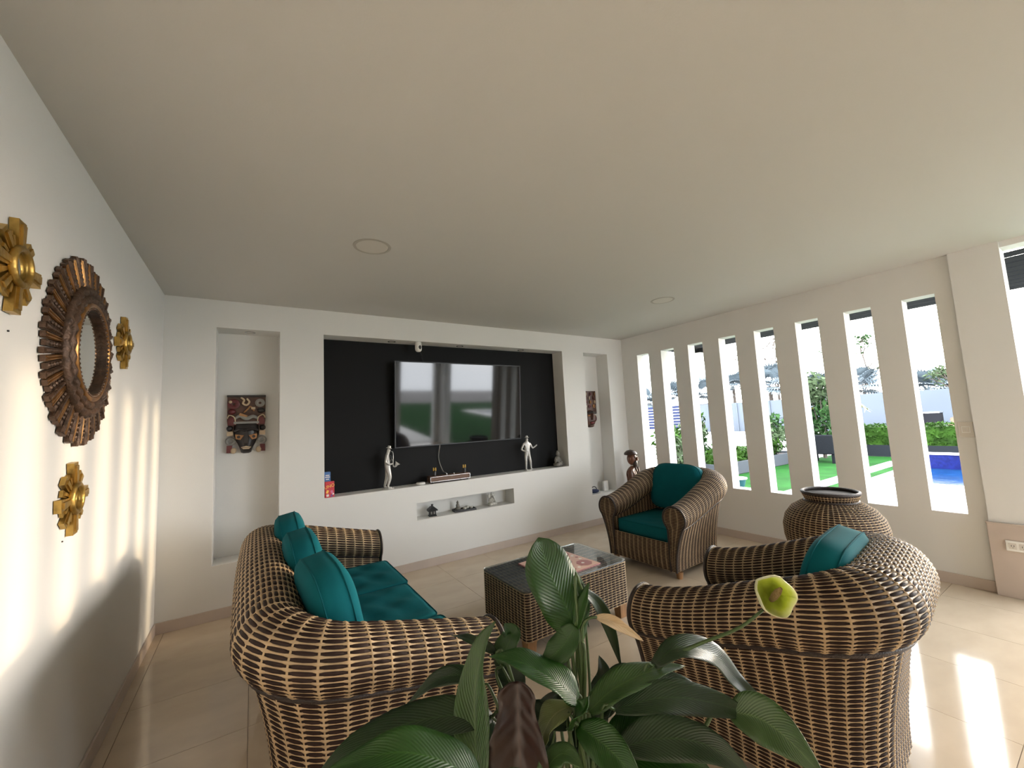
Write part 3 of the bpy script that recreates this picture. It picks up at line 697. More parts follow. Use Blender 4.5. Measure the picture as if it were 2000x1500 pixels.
# ---- two matching armchairs
AR, AA, AB = .110, .398, .865
chair1 = tub_seat('wicker_armchair', AA, AB, AR, .540, .765, .065, .24, .052, .0070,
                  'two-tone wicker armchair by the slotted wall, turned to the sofa', 'armchair', 'matching wicker armchairs', seat_z=.285)
chair2 = copy_tree(chair1); chair2['label'] = 'two-tone wicker armchair in front, its woven back to the window openings'
pose(chair1, (3.865, -1.49, 0), (0, 0, R_(-90) + R_(2)))      # front faces -x
pose(chair2, (2.675, -2.80, 0), (0, 0, PI + R_(7)))      # front faces +y
def on_chair(ch, local): return ch.matrix_basis @ Vector(local)
# seat and back cushions (local front is -y, so the chair's y axis runs to the back)
def seat_pad(ch, label, w, d, h, z, y0, x=0, group=None, seed=0, wr=.004, mname='teal_seat', name='seat_cushion'):
    c = cushion(name, w, d, h, mname, label, 'cushion', group, corner=.08, seed=seed, wrinkle=wr, edge=.86)
    c.matrix_basis = ch.matrix_basis @ T3((x, y0, z + h / 2), (R_(-90), 0, 0)); return c
def back_pad(ch, label, w, h, d, z, y, lean, x=0, rz=0, group=None, seed=0, tr=.12, roll_=0, corner=.42):
    c = cushion('back_cushion', w, h, d, 'teal', label, 'cushion', group, corner=corner, seed=seed, top_round=tr, wrinkle=.002)
    c.matrix_basis = ch.matrix_basis @ T3((x, y, z), (lean, roll_, rz)); return c
seat_pad(chair1, 'dark teal seat cushion on the armchair by the slotted wall', .625, .70, .15, .285, .03, seed=1)
back_pad(chair1, 'dark teal back cushion on the armchair by the slotted wall', .60, .49, .17, .466, .625, R_(-14), seed=2)
seat_pad(chair2, 'dark teal seat cushion on the front armchair', .625, .70, .15, .285, .03, seed=3)
back_pad(chair2, 'teal back cushion on the front armchair, lit along its top edge', .60, .49, .17, .466, .625, R_(-14), seed=4)
# ---- sofa, its back to the mirror wall
SR, SA, SB = .112, 1.0, .845
sofa = tub_seat('wicker_sofa', SA, SB, SR, .505, .710, .065, .26, .068, .0090, 'long two-tone wicker sofa with rolled arms along the mirror wall', 'sofa', seat_z=.255, smooth=.0)
pose(sofa, (1.545, -1.600, 0), (0, 0, R_(90)))       # front faces +x
lay = [(-.612, 'nearest the plant'), (0.0, 'in the middle'), (.612, 'nearest the television wall')]
for k, (x, w_) in enumerate(lay):
    seat_pad(sofa, 'teal seat cushion of the sofa, ' + w_, .605, .775, .135, .255, [-.045, -.03, -.05][k], x, 'sofa seat cushions', 20 + k, .010)
    back_pad(sofa, 'plump teal back cushion of the sofa, ' + w_, .575, .505, .20, .425, [.565, .60, .62][k], R_([-11, -10, -10][k]), x, R_([4, 0, -2][k]), 'sofa back cushions', 30 + k, .16, 0, .5)
# dark garment left on the front armchair
n = 22; b = MB(); vs = []
for i in range(n):
    for j in range(n):
        u, v = i / (n - 1) * 2 - 1, j / (n - 1) * 2 - 1; q = max(0, 1 - (abs(u) ** 3 + abs(v) ** 3))
        vs.append((u * .14, v * .16, .003 + .085 * q ** .5 + .018 * math.sin(9 * u + 4 * v) * q + .014 * math.sin(11 * v - 3 * u) * q))
b.add(vs, [(i * n + j, (i + 1) * n + j, (i + 1) * n + j + 1, i * n + j + 1) for i in range(n - 1) for j in range(n - 1)], 'navy')
o = b.build('folded_jacket', smooth='all'); tag(o, 'crumpled dark navy garment on the seat of the front armchair', 'garment')
o.matrix_basis = chair2.matrix_basis @ T3((-.13, .24, .4385))

# ---- coffee table
TX, TY = (2.09, 3.03), (-2.06, -1.50); cx, cy = (TX[0] + TX[1]) / 2, (TY[0] + TY[1]) / 2; hx, hy = (TX[1] - TX[0]) / 2, (TY[1] - TY[0]) / 2
tb = empty('wicker_coffee_table', (cx, cy, 0), label='low wicker coffee table with a dark glass top', cat='table')
def rrect(hx, hy, rc, k=6):
    P = []
    for (sx, sy, a0) in ((1, 1, 0), (-1, 1, PI / 2), (-1, -1, PI), (1, -1, 3 * PI / 2)):
        for i in range(k + 1): t = a0 + PI / 2 * i / k; P.append((sx * (hx - rc) + rc * math.cos(t), sy * (hy - rc) + rc * math.sin(t)))
    return P
P = np.array(rrect(hx, hy, .035) + [rrect(hx, hy, .035)[0]]); dl = np.concatenate([[0], np.cumsum(np.linalg.norm(np.diff(P, axis=0), axis=1))]); LT = dl[-1]; dl /= LT
def tside(s, t): return np.stack([np.interp(s, dl, P[:, 0]), np.interp(s, dl, P[:, 1]), .405 - .300 * t], -1)
weave('woven_side', tside, round(LT / .040), 35, tb, flip=-1)
def ttop(s, t): return np.stack([-hx * .97 + 2 * hx * .97 * t, -hy * .95 + 2 * hy * .95 * s, .400 + 0 * s], -1)
weave('woven_top', ttop, 9, 61, tb, flip=-1)
b = MB(); o2 = rrect(hx + .004, hy + .004, .04)
b.add([(x, y, .408) for x, y in o2] + [(x, y, .418) for x, y in o2], [tuple(range(len(o2) - 1, -1, -1)), tuple(range(len(o2), 2 * len(o2)))] + [(i, (i + 1) % len(o2), (i + 1) % len(o2) + len(o2), i + len(o2)) for i in range(len(o2))], 'glass')
b.build('glass_top', tb)
for sx in (-1, 1):
    for sy in (-1, 1):
        b = MB(); b.box(-.03, .03, -.03, .03, 0, .104, 'oak', T3((sx * (hx - .05), sy * (hy - .05), 0)), taper=1.25); b.build('leg', tb, bevel=.004)
# board game on the glass
bd = empty('board_game', (2.575, -1.81, .4185), R_(3), label='pink and cream race board game laid on the glass table', cat='board game')
M['board_rose'] = mat('board_rose', (.38, .17, .17), .5)
b = MB(); b.box(-.225, .225, -.21, .21, 0, .008, 'board_rose'); b.build('board', bd)
M['board_peach'] = mat('board_peach', (.60, .40, .33), .45); M['board_plum'] = mat('board_plum', (.26, .07, .10), .45); M['board_line'] = mat('board_line', (.12, .06, .08), .5)
b = MB(); b.box(-.222, .222, -.207, .207, .008, .0088, 'board_peach'); b.build('printed_face', bd)
for k, (x, y) in enumerate(((-.14, -.125), (.14, -.125), (.14, .125), (-.14, .125))):
    b = MB(); b.lathe([(.062, .0088), (.062, .0096)], ['board_plum', 'board_rose', 'board_plum', 'board_rose'][k], 8, T3((x, y, 0), (0, 0, PI / 8))); b.build('home_field', bd)
b = MB(); b.lathe([(.105, .0088), (.105, .0098)], 'board_line', 8, T3((0, 0, 0), (0, 0, PI / 8))); b.build('centre_outline', bd)
b = MB(); b.lathe([(.099, .0098), (.099, .0104)], 'card_white', 8, T3((0, 0, 0), (0, 0, PI / 8))); b.build('centre_field', bd)
b = MB()
for k in range(24):
    a = 2 * PI * k / 24; b.lathe([(.013, .0088), (.013, .0097)], 'card_white' if k % 2 else 'board_rose', 8, T3((.185 * math.cos(a), .17 * math.sin(a), 0)))
tag(b.build('track_spots', bd), kind='stuff')
def pawn(x, y, m, label, grp):
    b = MB(); b.lathe([(.0105, 0), (.0105, .004), (.006, .010), (.0045, .020), (.0065, .023), (.004, .025), (.007, .031), (.005, .037), (.0005, .039)], m, 12)
    o = b.build('game_pawn', smooth=True); o.location = (bd.matrix_basis @ Vector((x, y, .0106 if math.hypot(x, y) < .09 else .0098))); tag(o, label, 'game piece', grp)
M['pawn_gold'] = mat('pawn_gold', (.55, .33, .05), .35); M['pawn_red'] = mat('pawn_red', (.45, .03, .02), .35)
for x, y in ((.028, .03), (.052, .034), (.04, .055), (.062, .052)): pawn(x, y, 'pawn_gold', 'golden game pawn in the cluster of four on the board', 'golden game pawns')
for x, y in ((.03, -.066), (.048, -.052)): pawn(x, y, 'pawn_red', 'red game pawn of the pair on the board', 'red game pawns')

# ---- big wicker jar
jar = empty('wicker_jar', (4.60, -2.85, 0), label='big round two-tone wicker floor jar by the slotted wall', cat='jar')
pr = np.array([(.185, .80), (.188, .78), (.176, .755), (.172, .735), (.215, .715), (.275, .675), (.322, .61), (.343, .53), (.340, .44), (.315, .33), (.275, .21), (.235, .10), (.215, .03)])
pl = np.concatenate([[0], np.cumsum(np.linalg.norm(np.diff(pr, axis=0), axis=1))]); pl /= pl[-1]
def jar_s(s, t): rr = np.interp(t, pl, pr[:, 0]); return np.stack([rr * np.cos(-2 * PI * s), rr * np.sin(-2 * PI * s), np.interp(t, pl, pr[:, 1])], -1)
weave('woven_body', jar_s, 52, 95, jar)
b = MB(); b.tube([(.187 * math.cos(2 * PI * k / 40), .187 * math.sin(2 * PI * k / 40), .802) for k in range(41)], .013, 'braid', 8, cap=False); b.build('rim', jar, smooth='all')
b = MB(); b.tube([(.178 * math.cos(2 * PI * k / 40), .178 * math.sin(2 * PI * k / 40), .737) for k in range(41)], .008, 'braid', 8, cap=False); b.build('neck_braid', jar, smooth='all')
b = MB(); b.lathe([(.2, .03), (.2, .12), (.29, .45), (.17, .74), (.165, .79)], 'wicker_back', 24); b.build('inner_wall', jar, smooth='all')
b = MB(); b.lathe([(.21, 0), (.215, .03)], 'braid', 24); b.build('foot', jar)

# ================================================================== TELEVISION WALL
YB = DEP['TV']
tv = empty('television', (2.776, .160, 1.275), label='large flat black television mounted in the black recess', cat='television'); tv.rotation_euler = (R_(4), 0, 0)
b = MB(); b.box(-.835, .835, .012, .045, 0, .967, 'rubber'); b.build('back_shell', tv, bevel=.006)
b = MB(); b.box(-.822, .822, .004, .011, .012, .955, 'screen'); b.build('screen', tv)
b = MB()
for x0, x1, z0, z1 in ((-.835, .835, 0, .011), (-.835, .835, .956, .967), (-.835, -.823, .011, .956), (.823, .835, .011, .956)): b.box(x0, x1, 0, .0118, z0, z1, 'bezel' if 'bezel' in M else M.setdefault('bezel', mat('bezel_grey', (.045, .045, .05), .45, .3)))
b.build('bezel', tv)
b = MB(); b.box(-.25, .25, .046, .094, .30, .70, 'rubber'); b.build('wall_mount', tv)
b = MB(); b.tube(resample([(2.472, .17, 1.278), (2.462, .20, 1.15), (2.475, .20, 1.06), (2.50, .17, .97), (2.515, .115, .951)], 22), .005, 'mask_grey', 6)
tag(b.build('television_cable', smooth='all'), 'grey cable hanging from the television to the amplifier', 'cable')
sc_ = empty('security_camera', (2.203, .055, 2.4545), label='small white security camera under the top of the recess', cat='camera')
b = MB(); b.lathe([(.034, 0), (.036, -.02), (.038, -.05), (.038, -.075), (.034, -.095), (.022, -.108), (.001, -.112)], 'white', 20); b.build('body', sc_, smooth=True)
b = MB(); b.ball((0.004, -.026, -.062), (.021, .016, .030), 'rubber'); b.build('lens', sc_, smooth='all')
b = MB(); b.tube([(.02, .03, -.08), (.07, .10, -.12), (.10, .15, -.17), (.11, .155, -.23)], .004, 'rubber', 6); b.build('cord', sc_, smooth='all')
def spot(x, y, z, label):
    o = empty('recessed_spotlight', (x, y, z), label=label, cat='spotlight')
    b = MB(); b.lathe([(.030, 0), (.042, 0), (.042, -.005), (.030, -.005), (.030, 0)], 'chrome', 18); b.build('ring', o)
    b = MB(); b.lathe([(.029, -.001), (.029, -.003)], 'cream_plastic', 16); b.build('lens', o)
for x, t in ((1.914, 'above the left part of the television recess'), (2.742, 'over the middle of the television'), (3.638, 'above the right end of the television')): spot(x, .10, 2.4545, 'small round spotlight set ' + t)
spot(.60, .12, 2.4545, 'small round spotlight set in the top of the niche with the black-faced mask')

def skin(name, V, E, R, m, parent, sub=1):
    me = bpy.data.meshes.new(name); me.from_pydata(V, E, []); me.update()
    o = bpy.data.objects.new(name, me); COL.objects.link(o); o.parent = parent
    md = o.modifiers.new('skin', 'SKIN'); md.use_smooth_shade = True
    lay = me.skin_vertices[0] if me.skin_vertices else None
    if lay is None:
        bm = bmesh.new(); bm.from_mesh(me); bm.verts.layers.skin.verify(); bm.to_mesh(me); bm.free(); lay = me.skin_vertices[0]
    for i, r in enumerate(R): lay.data[i].radius = r if isinstance(r, tuple) else (r, r); lay.data[i].use_root = (i == 0)
    o.modifiers.new('sub', 'SUBSURF').render_levels = 2; me.materials.append(M[m]); return o
def hat(b, c, m, T, r=.03):
    b.lathe([(r, 0), (r * 1.02, .003), (r * .62, .006), (r * .55, .02), (r * .45, .027), (.001, .024)], m, 18, T3(c) @ T)
def statuette(name, loc, rz, label, joints, hatpos, hat_t, extra=None):
    o = empty(name, loc, rz, label, 'statuette')
    V, E, Rr = [], [], []
    for chain in joints:
        prev = None
        for p in chain:
            key = p[:3]
            if key in V: i = V.index(key)
            else: V.append(key); Rr.append(p[3]); i = len(V) - 1
            if prev is not None and (prev, i) not in E: E.append((prev, i))
            prev = i
    skin('figure', V, E, Rr, 'silver', o)
    b = MB(); hat(b, hatpos, 'silver', hat_t); b.build('hat', o, smooth=True)
    b = MB(); b.lathe([(.052, 0), (.055, .004), (.050, .012), (.001, .013)], 'silver', 20, sx=1.15, sy=.8); b.build('base', o, smooth=True)
    if extra: extra(o)
    return o
def sax(o):
    b = MB(); b.tube(resample([(.040, -.002, .388), (.056, -.004, .380), (.058, -.008, .33), (.054, -.014, .262), (.060, -.016, .232), (.078, -.018, .230), (.092, -.018, .252)], 20), [.003] * 6 + [.005] * 6 + [.007] * 4 + [.010, .012, .014, .016], 'silver', 10); b.build('saxophone', o, smooth='all')
    b = MB(); b.lathe([(.012, 0), (.018, .010), (.030, .026), (.026, .026), (.004, .006)], 'white', 18, T3((.088, -.018, .245), (0, R_(38), 0))); b.build('saxophone_bell', o, smooth=True)
    b = MB(); b.tube([(.030, -.034, .352), (.036, -.030, .31), (.040, -.022, .275)], .006, 'rubber', 6); b.build('strap', o)
pel = (0, 0, .225, .034)
statuette('saxophonist_statuette', (1.838, .085, ZS), R_(-12), 'silver statuette of a hatted saxophone player on the shelf',
    [[pel, (-.004, 0, .285, .033), (-.004, 0, .335, (.036, .042)), (.004, 0, .372, .015), (.014, 0, .398, .021), (.018, 0, .418, .019)],
     [pel, (.006, -.024, .200, .026), (.022, -.026, .118, .019), (-.004, -.026, .030, .013), (.004, -.026, .016, .012), (.036, -.028, .014, .009)],
     [pel, (-.002, .022, .200, .026), (-.010, .024, .115, .019), (-.034, .024, .030, .013), (-.030, .024, .016, .012), (.004, .026, .014, .009)],
     [(-.004, 0, .335, (.036, .042)), (-.008, -.046, .345, .016), (-.022, -.058, .285, .013), (.018, -.046, .255, .011), (.050, -.024, .262, .009)],
     [(-.004, 0, .335, (.036, .042)), (-.004, .046, .345, .016), (.010, .058, .295, .013), (.036, .034, .29, .011), (.054, .004, .30, .009)]],
    (.018, 0, .424), T3((0, 0, 0), (0, R_(12), 0)), sax)
statuette('singer_statuette', (3.645, .085, ZS), R_(4), 'silver statuette of a slim hatted man with one arm held out',
    [[pel, (0, 0, .285, .030), (0, 0, .335, (.046, .032)), (0, -.003, .375, .014), (0, -.006, .400, .020), (0, -.006, .420, .018)],
     [pel, (-.026, 0, .200, .024), (-.030, -.006, .115, .017), (-.030, 0, .030, .012), (-.030, -.004, .016, .012), (-.034, -.030, .014, .009)],
     [pel, (.026, 0, .200, .024), (.040, -.008, .115, .017), (.052, 0, .030, .012), (.052, -.004, .016, .012), (.060, -.030, .014, .009)],
     [(0, 0, .335, (.046, .032)), (-.052, 0, .346, .015), (-.090, .004, .275, .012), (-.050, -.030, .252, .010), (-.018, -.040, .252, .009)],
     [(0, 0, .335, (.046, .032)), (.052, 0, .346, .015), (.090, -.004, .282, .012), (.125, -.022, .305, .010), (.150, -.030, .325, .010)]],
    (0, -.006, .424), T3((0, 0, 0), (R_(-6), 0, 0)))
def seated(name, loc, rz, s, m, label, tray=None):
    o = empty(name, loc, rz, label, 'figurine'); b = MB()
    b.ball((0, 0, .16 * s), (.40 * s, .26 * s, .15 * s), m, 18, 8); b.ball((0, .03 * s, .42 * s), (.23 * s, .17 * s, .28 * s), m, 16, 10)
    for k in (-1, 1):
        b.ball((k * .26 * s, -.08 * s, .14 * s), (.17 * s, .20 * s, .12 * s), m, 12, 7); b.ball((k * .24 * s, -.01 * s, .40 * s), (.08 * s, .10 * s, .20 * s), m, 10, 7)
        b.ball((k * .13 * s, -.16 * s, .28 * s), (.13 * s, .08 * s, .06 * s), m, 10, 6)
    b.build('body', o, smooth='all')
    b = MB(); b.ball((0, -.01 * s, .80 * s), (.13 * s, .135 * s, .165 * s), m, 14, 10)
    for k in (-1, 1): b.ball((k * .13 * s, 0, .78 * s), (.02 * s, .04 * s, .07 * s), m, 8, 6)
    b.ball((0, -.14 * s, .79 * s), (.018 * s, .03 * s, .035 * s), m, 8, 6); b.build('head', o, smooth='all')
    b = MB(); b.ball((0, .01 * s, .96 * s), (.065 * s, .065 * s, .06 * s), m, 12, 8); b.build('topknot', o, smooth='all')
    return o
seated('buddha_figurine', (4.150, .085, ZS), R_(14), .215, 'stone', 'grey stone seated figure at the corner of the recess')
# amplifier
am = empty('valve_amplifier', (2.53, .075, ZS), R_(-2), label='long walnut-fronted amplifier with valves on top', cat='amplifier')
b = MB(); b.box(-.245, .245, -.055, .055, .012, .078, 'walnut'); b.build('case', am, bevel=.004)
b = MB(); b.box(-.232, .232, -.058, -.0555, .022, .068, 'grille' if 'grille' in M else M.setdefault('grille', mat('brown_grille', (.20, .125, .095), .7, bump=.6, bscale=200))); b.build('grille', am)
b = MB()
for x0, x1, z0, z1 in ((-.240, .240, .018, .021), (-.240, .240, .069, .0715), (-.240, -.2365, .021, .069), (.2365, .240, .021, .069)): b.box(x0, x1, -.0605, -.0556, z0, z1, 'chrome')
b.build('metal_trim', am)
for x, t in ((-.17, -.01), (.195, 0)):
    b = MB(); b.lathe([(.016, .078), (.016, .120), (.013, .128), (.009, .135)], 'rubber', 14, T3((x, .0, 0))); v = b.build('valve', am, smooth=True)
    for k in (-.012, .012):
        b = MB(); b.lathe([(.008, .132), (.009, .150), (.007, .166), (.001, .170)], 'pawn_gold', 12, T3((x + k, 0, 0))); b.build('valve_cap', v, smooth=True)
for x in (-.035, .055):
    b = MB(); b.lathe([(.008, .078), (.008, .094), (.001, .096)], 'chrome', 12, T3((x, -.02, 0))); b.build('knob', am, smooth=True)
for x in (-.21, .21):
    for y in (-.04, .04):
        b = MB(); b.lathe([(.010, 0), (.012, .0118)], 'rubber', 10, T3((x, y, 0))); b.build('foot', am)
b = MB(); b.lathe([(.038, 0), (.050, .006), (.052, .016), (.044, .026), (.001, .029)], 'white', 24); o = b.build('round_speaker', smooth=True); o.location = (2.195, .085, ZS); tag(o, 'low white round puck on the shelf beside the amplifier', 'speaker')
# game boxes in the corner of the recess
o = empty('card_game_box', (1.262, .045, ZS), R_(6), label='red card game box with yellow lettering in the recess corner', cat='game box')
b = MB(); b.box(-.042, .042, -.016, .016, 0, .150, 'card_red'); b.build('box', o, bevel=.002)
def text(s, size, m, parent, loc, rot, name='lettering'):
    c = bpy.data.curves.new(name, 'FONT'); c.body = s; c.size = size; c.extrude = .0006; c.align_x = 'CENTER'; c.materials.append(M[m])
    t = bpy.data.objects.new(name, c); COL.objects.link(t); t.parent = parent; t.location = loc; t.rotation_euler = rot
    me = bpy.data.meshes.new_from_object(t.evaluated_get(bpy.context.evaluated_depsgraph_get())); q = bpy.data.objects.new(name, me); COL.objects.link(q)
    q.parent = parent; q.location = loc; q.rotation_euler = rot; bpy.data.objects.remove(t); q.name = name; return q
text('UNO', .042, 'card_yellow', o, (0, -.0170, .092), (PI / 2, R_(-14), 0))
for k, (x, z, w, h, m, a) in enumerate(((-.022, .055, .020, .030, 'card_yellow', 20), (.018, .050, .022, .030, 'card_pink', -15), (-.020, .020, .022, .022, 'card_white', -8), (.016, .016, .020, .022, 'card_purple', 10), (.030, .030, .012, .016, 'card_white', 25))):
    b = MB(); b.box(-w / 2, w / 2, -.0004, .0004, -h / 2, h / 2, m, T3((x, -.0166 - .0001 * k, z), (0, R_(a), 0))); b.build('printed_card', o)
o = empty('card_game_box', (1.256, .115, ZS), R_(3), label='taller blue game box behind the red one', cat='game box')
b = MB(); b.box(-.034, .024, -.02, .02, 0, .238, 'card_blue'); b.build('box', o, bevel=.002)
for z, w in ((.205, .036), (.188, .044), (.168, .030)):
    b = MB(); b.box(-.005 - w / 2, -.005 + w / 2, -.0207, -.0202, z - .005, z + .004, 'card_white'); b.build('printed_line', o)
# small niche
hn = empty('lantern_house', (2.325, .095, SN[2]), R_(-10), label='tiny black house-shaped lantern in the low niche', cat='lantern')
b = MB(); b.box(-.042, .042, -.036, .036, 0, .012, 'rubber'); b.box(-.036, .036, -.030, .030, .012, .066, 'rubber'); b.build('body', hn, bevel=.002)
b = MB(); b.prism([(-.056, .060), (.056, .060), (.052, .072), (.014, .102), (-.014, .102), (-.052, .072)], -.045, .045, 'rubber'); b.build('roof', hn)
b = MB(); b.lathe([(.010, .102), (.010, .116), (.014, .118), (.012, .128), (.001, .130)], 'rubber', 10); b.build('finial', hn)
for x in (-.016, .016):
    b = MB(); b.box(x - .008, x + .008, -.0315, -.0302, .024, .052, 'mask_grey'); b.build('window', hn)
zt = empty('zen_tray', (2.715, .095, SN[2]), R_(-8), label='dark tray with a seated figure and pale stones in the low niche', cat='ornament')
b = MB(); b.box(-.125, .125, -.060, .060, 0, .012, 'mask_black'); b.box(-.13, .13, -.065, -.056, 0, .022, 'mask_black'); b.box(-.13, .13, .056, .065, 0, .022, 'mask_black'); b.box(-.13, -.121, -.056, .056, 0, .022, 'mask_black'); b.box(.121, .13, -.056, .056, 0, .022, 'mask_black'); b.build('tray', zt)
b = MB(); b.ball((-.075, 0, .030), (.036, .030, .018), 'stone'); b.ball((-.075, .004, .060), (.022, .018, .028), 'stone'); b.ball((-.075, 0, .098), (.014, .014, .017), 'stone'); b.ball((-.075, 0, .117), .006, 'stone', 8, 6); b.build('seated_figure', zt, smooth='all')
for x, y, r in ((.0, -.02, .022), (.04, .01, .030), (.085, -.012, .022), (.02, .03, .018), (.075, .03, .018)):
    b = MB(); b.ball((x, y, .012 + r * .62), (r, r * .9, r * .65), 'white_stone', 10, 7); b.build('pebble', zt, smooth='all')
gp = seated('seated_figurine', (3.085, .085, SN[2]), R_(12), .155, 'white_stone', 'pale rounded seated figurine in the low niche')
b = MB(); b.tube(resample([(0, -.025, .115), (0, -.042, .095), (.006, -.050, .065), (.016, -.048, .045)], 10), [.012, .011, .011, .010, .009, .008, .008, .007, .006, .005], 'white_stone', 8); b.build('trunk', gp, smooth='all')
for k in (-1, 1):
    b = MB(); b.ball((k * .034, 0, .118), (.022, .008, .026), 'white_stone', 10, 7); b.build('ear', gp, smooth='all')

# ---- carved masks in the tall niches
def mask_left():
    o = empty('carved_mask', (.580, DEP['NL'], 1.335), label='painted carved mask with a black face in the niche by the mirror wall', cat='mask'); 
    def pc(name, fn): b = MB(); fn(b); return b.build(name, o, smooth=True)
    pc('headdress_board', lambda b: b.prism([(-.150, .30), (-.150, .535), (.150, .535), (.150, .30), (.135, .20), (-.135, .20)], -.030, -.001, 'mask_brown'))
    pc('headdress_top', lambda b: b.box(-.152, .152, -.052, -.001, .520, .538, 'mask_black'))
    face = [(-.095, .285), (-.098, .20), (-.085, .13), (-.055, .06), (-.038, .008), (-.02, 0), (.02, 0), (.038, .008), (.055, .06), (.085, .13), (.098, .20), (.095, .285)]
    b = MB()
    n = len(face); vs = [(x, -.030, z) for x, z in face] + [(x * .82, -.066, z * .9 + .015) for x, z in face] + [(x * .4, -.085, z * .7 + .05) for x, z in face]
    b.add([(x, -.001, z) for x, z in face] + vs, [tuple(range(n - 1, -1, -1))] + [(k * n + i, k * n + (i + 1) % n, (k + 1) * n + (i + 1) % n, (k + 1) * n + i) for k in range(3) for i in range(n)] + [tuple(3 * n + i for i in range(n))], 'mask_black'); b.build('face', o, smooth='all')
    pc('brow', lambda b: b.tube([(-.088, -.072, .205), (-.05, -.090, .222), (0, -.098, .208), (.05, -.090, .222), (.088, -.072, .205)], .013, 'mask_black', 8))
    pc('nose', lambda b: b.prism([(-.008, .200), (.008, .200), (.020, .095), (-.020, .095)], -.118, -.075, 'mask_black'))
    for s in (-1, 1):
        e = pc('eye', lambda b: b.prism([(s * .018, .165), (s * .085, .178), (s * .080, .135), (s * .045, .125)], -.094, -.070, 'mask_ochre'))
        b = MB(); b.lathe([(.013, 0), (.013, .004)], 'mask_black', 12, T3((s * .058, -.094, .152), (PI / 2, 0, 0))); b.build('pupil', e)
    pc('lips', lambda b: b.prism([(-.040, .058), (0, .068), (.040, .058), (.022, .040), (-.022, .040)], -.096, -.075, 'mask_cream'))
    pc('mouth_line', lambda b: b.prism([(-.034, .056), (.034, .056), (.030, .052), (-.030, .052)], -.098, -.094, 'mask_black'))
    for s in (-1, 1):
        b = MB(); b.lathe([(.018, 0), (.038, 0), (.040, .012), (.030, .020), (.018, .014), (.018, 0)], 'mask_grey', 18, T3((s * .122, -.030, .118), (PI / 2, 0, 0))); b.build('ear_disc', o, smooth=True)
        pc('ear_block', lambda b: b.box(s * .125 - .024, s * .125 + .024, -.05, -.001, .165, .205, 'mask_cream'))
        pc('ear_knob', lambda b: b.ball((s * .128, -.03, .232), (.026, .026, .026), 'mask_black', 12, 8))
        pc('ear_plume', lambda b: b.prism([(s * .150, .012), (s * .118, .012), (s * .105, .078), (s * .148, .078)], -.045, -.001, 'mask_red'))
        pc('ear_tassel', lambda b: b.ball((s * .098, -.035, .030), (.024, .020, .028), 'mask_cream', 12, 8))
        pc('side_wing', lambda b: b.prism([(s * .080, .262), (s * .145, .262), (s * .140, .315), (s * .105, .350)], -.062, -.030, 'mask_red'))
        pc('wing_edge', lambda b: b.tube(resample([(s * .085, -.064, .268), (s * .092, -.066, .330), (s * .130, -.066, .352), (s * .148, -.062, .322)], 10), .005, 'mask_cream', 6))
    pc('headband', lambda b: b.box(-.098, .098, -.072, -.030, .272, .292, 'mask_grey'))
    pc('serpent_body', lambda b: b.tube(resample([(-.095, -.045, .315), (-.05, -.060, .345), (0, -.064, .318), (.05, -.060, .338), (.10, -.045, .312)], 18), [.012 + .006 * math.sin(PI * k / 17) for k in range(18)], 'mask_grey', 8))
    pc('beak', lambda b: b.prism([(-.06, .35), (.0, .332), (.01, .345), (-.05, .372)], -.080, -.030, 'mask_ochre'))
    pc('crest', lambda b: b.tube(resample([(-.045, -.040, .515), (-.02, -.052, .49), (-.03, -.052, .46), (.0, -.052, .445), (.02, -.050, .475), (.0, -.046, .505)], 16), .009, 'mask_cream', 7))
    pc('red_scroll', lambda b: b.lathe([(.012, 0), (.045, 0), (.047, .016), (.03, .022), (.012, .016), (.012, 0)], 'mask_red', 16, T3((-.10, -.030, .455), (PI / 2, 0, 0))))
    pc('grey_scroll', lambda b: b.lathe([(.012, 0), (.038, 0), (.040, .016), (.026, .022), (.012, .016), (.012, 0)], 'mask_grey', 16, T3((.105, -.030, .465), (PI / 2, 0, 0))))
    pc('dark_knob', lambda b: b.ball((.115, -.035, .395), (.034, .022, .026), 'mask_black', 12, 8))
    pc('red_knob', lambda b: b.ball((-.115, -.035, .385), (.034, .024, .026), 'mask_red', 12, 8))
    pc('cream_tab', lambda b: b.box(.035, .068, -.058, -.030, .405, .425, 'mask_cream'))
    pc('plume', lambda b: b.tube(resample([(-.02, -.048, .375), (.01, -.055, .41), (.03, -.052, .43), (.06, -.048, .39)], 12), .007, 'mask_ochre', 6))
    pc('white_eye', lambda b: b.ball((-.125, -.050, .475), (.014, .010, .014), 'mask_cream', 10, 7))
    return o
mask_left()
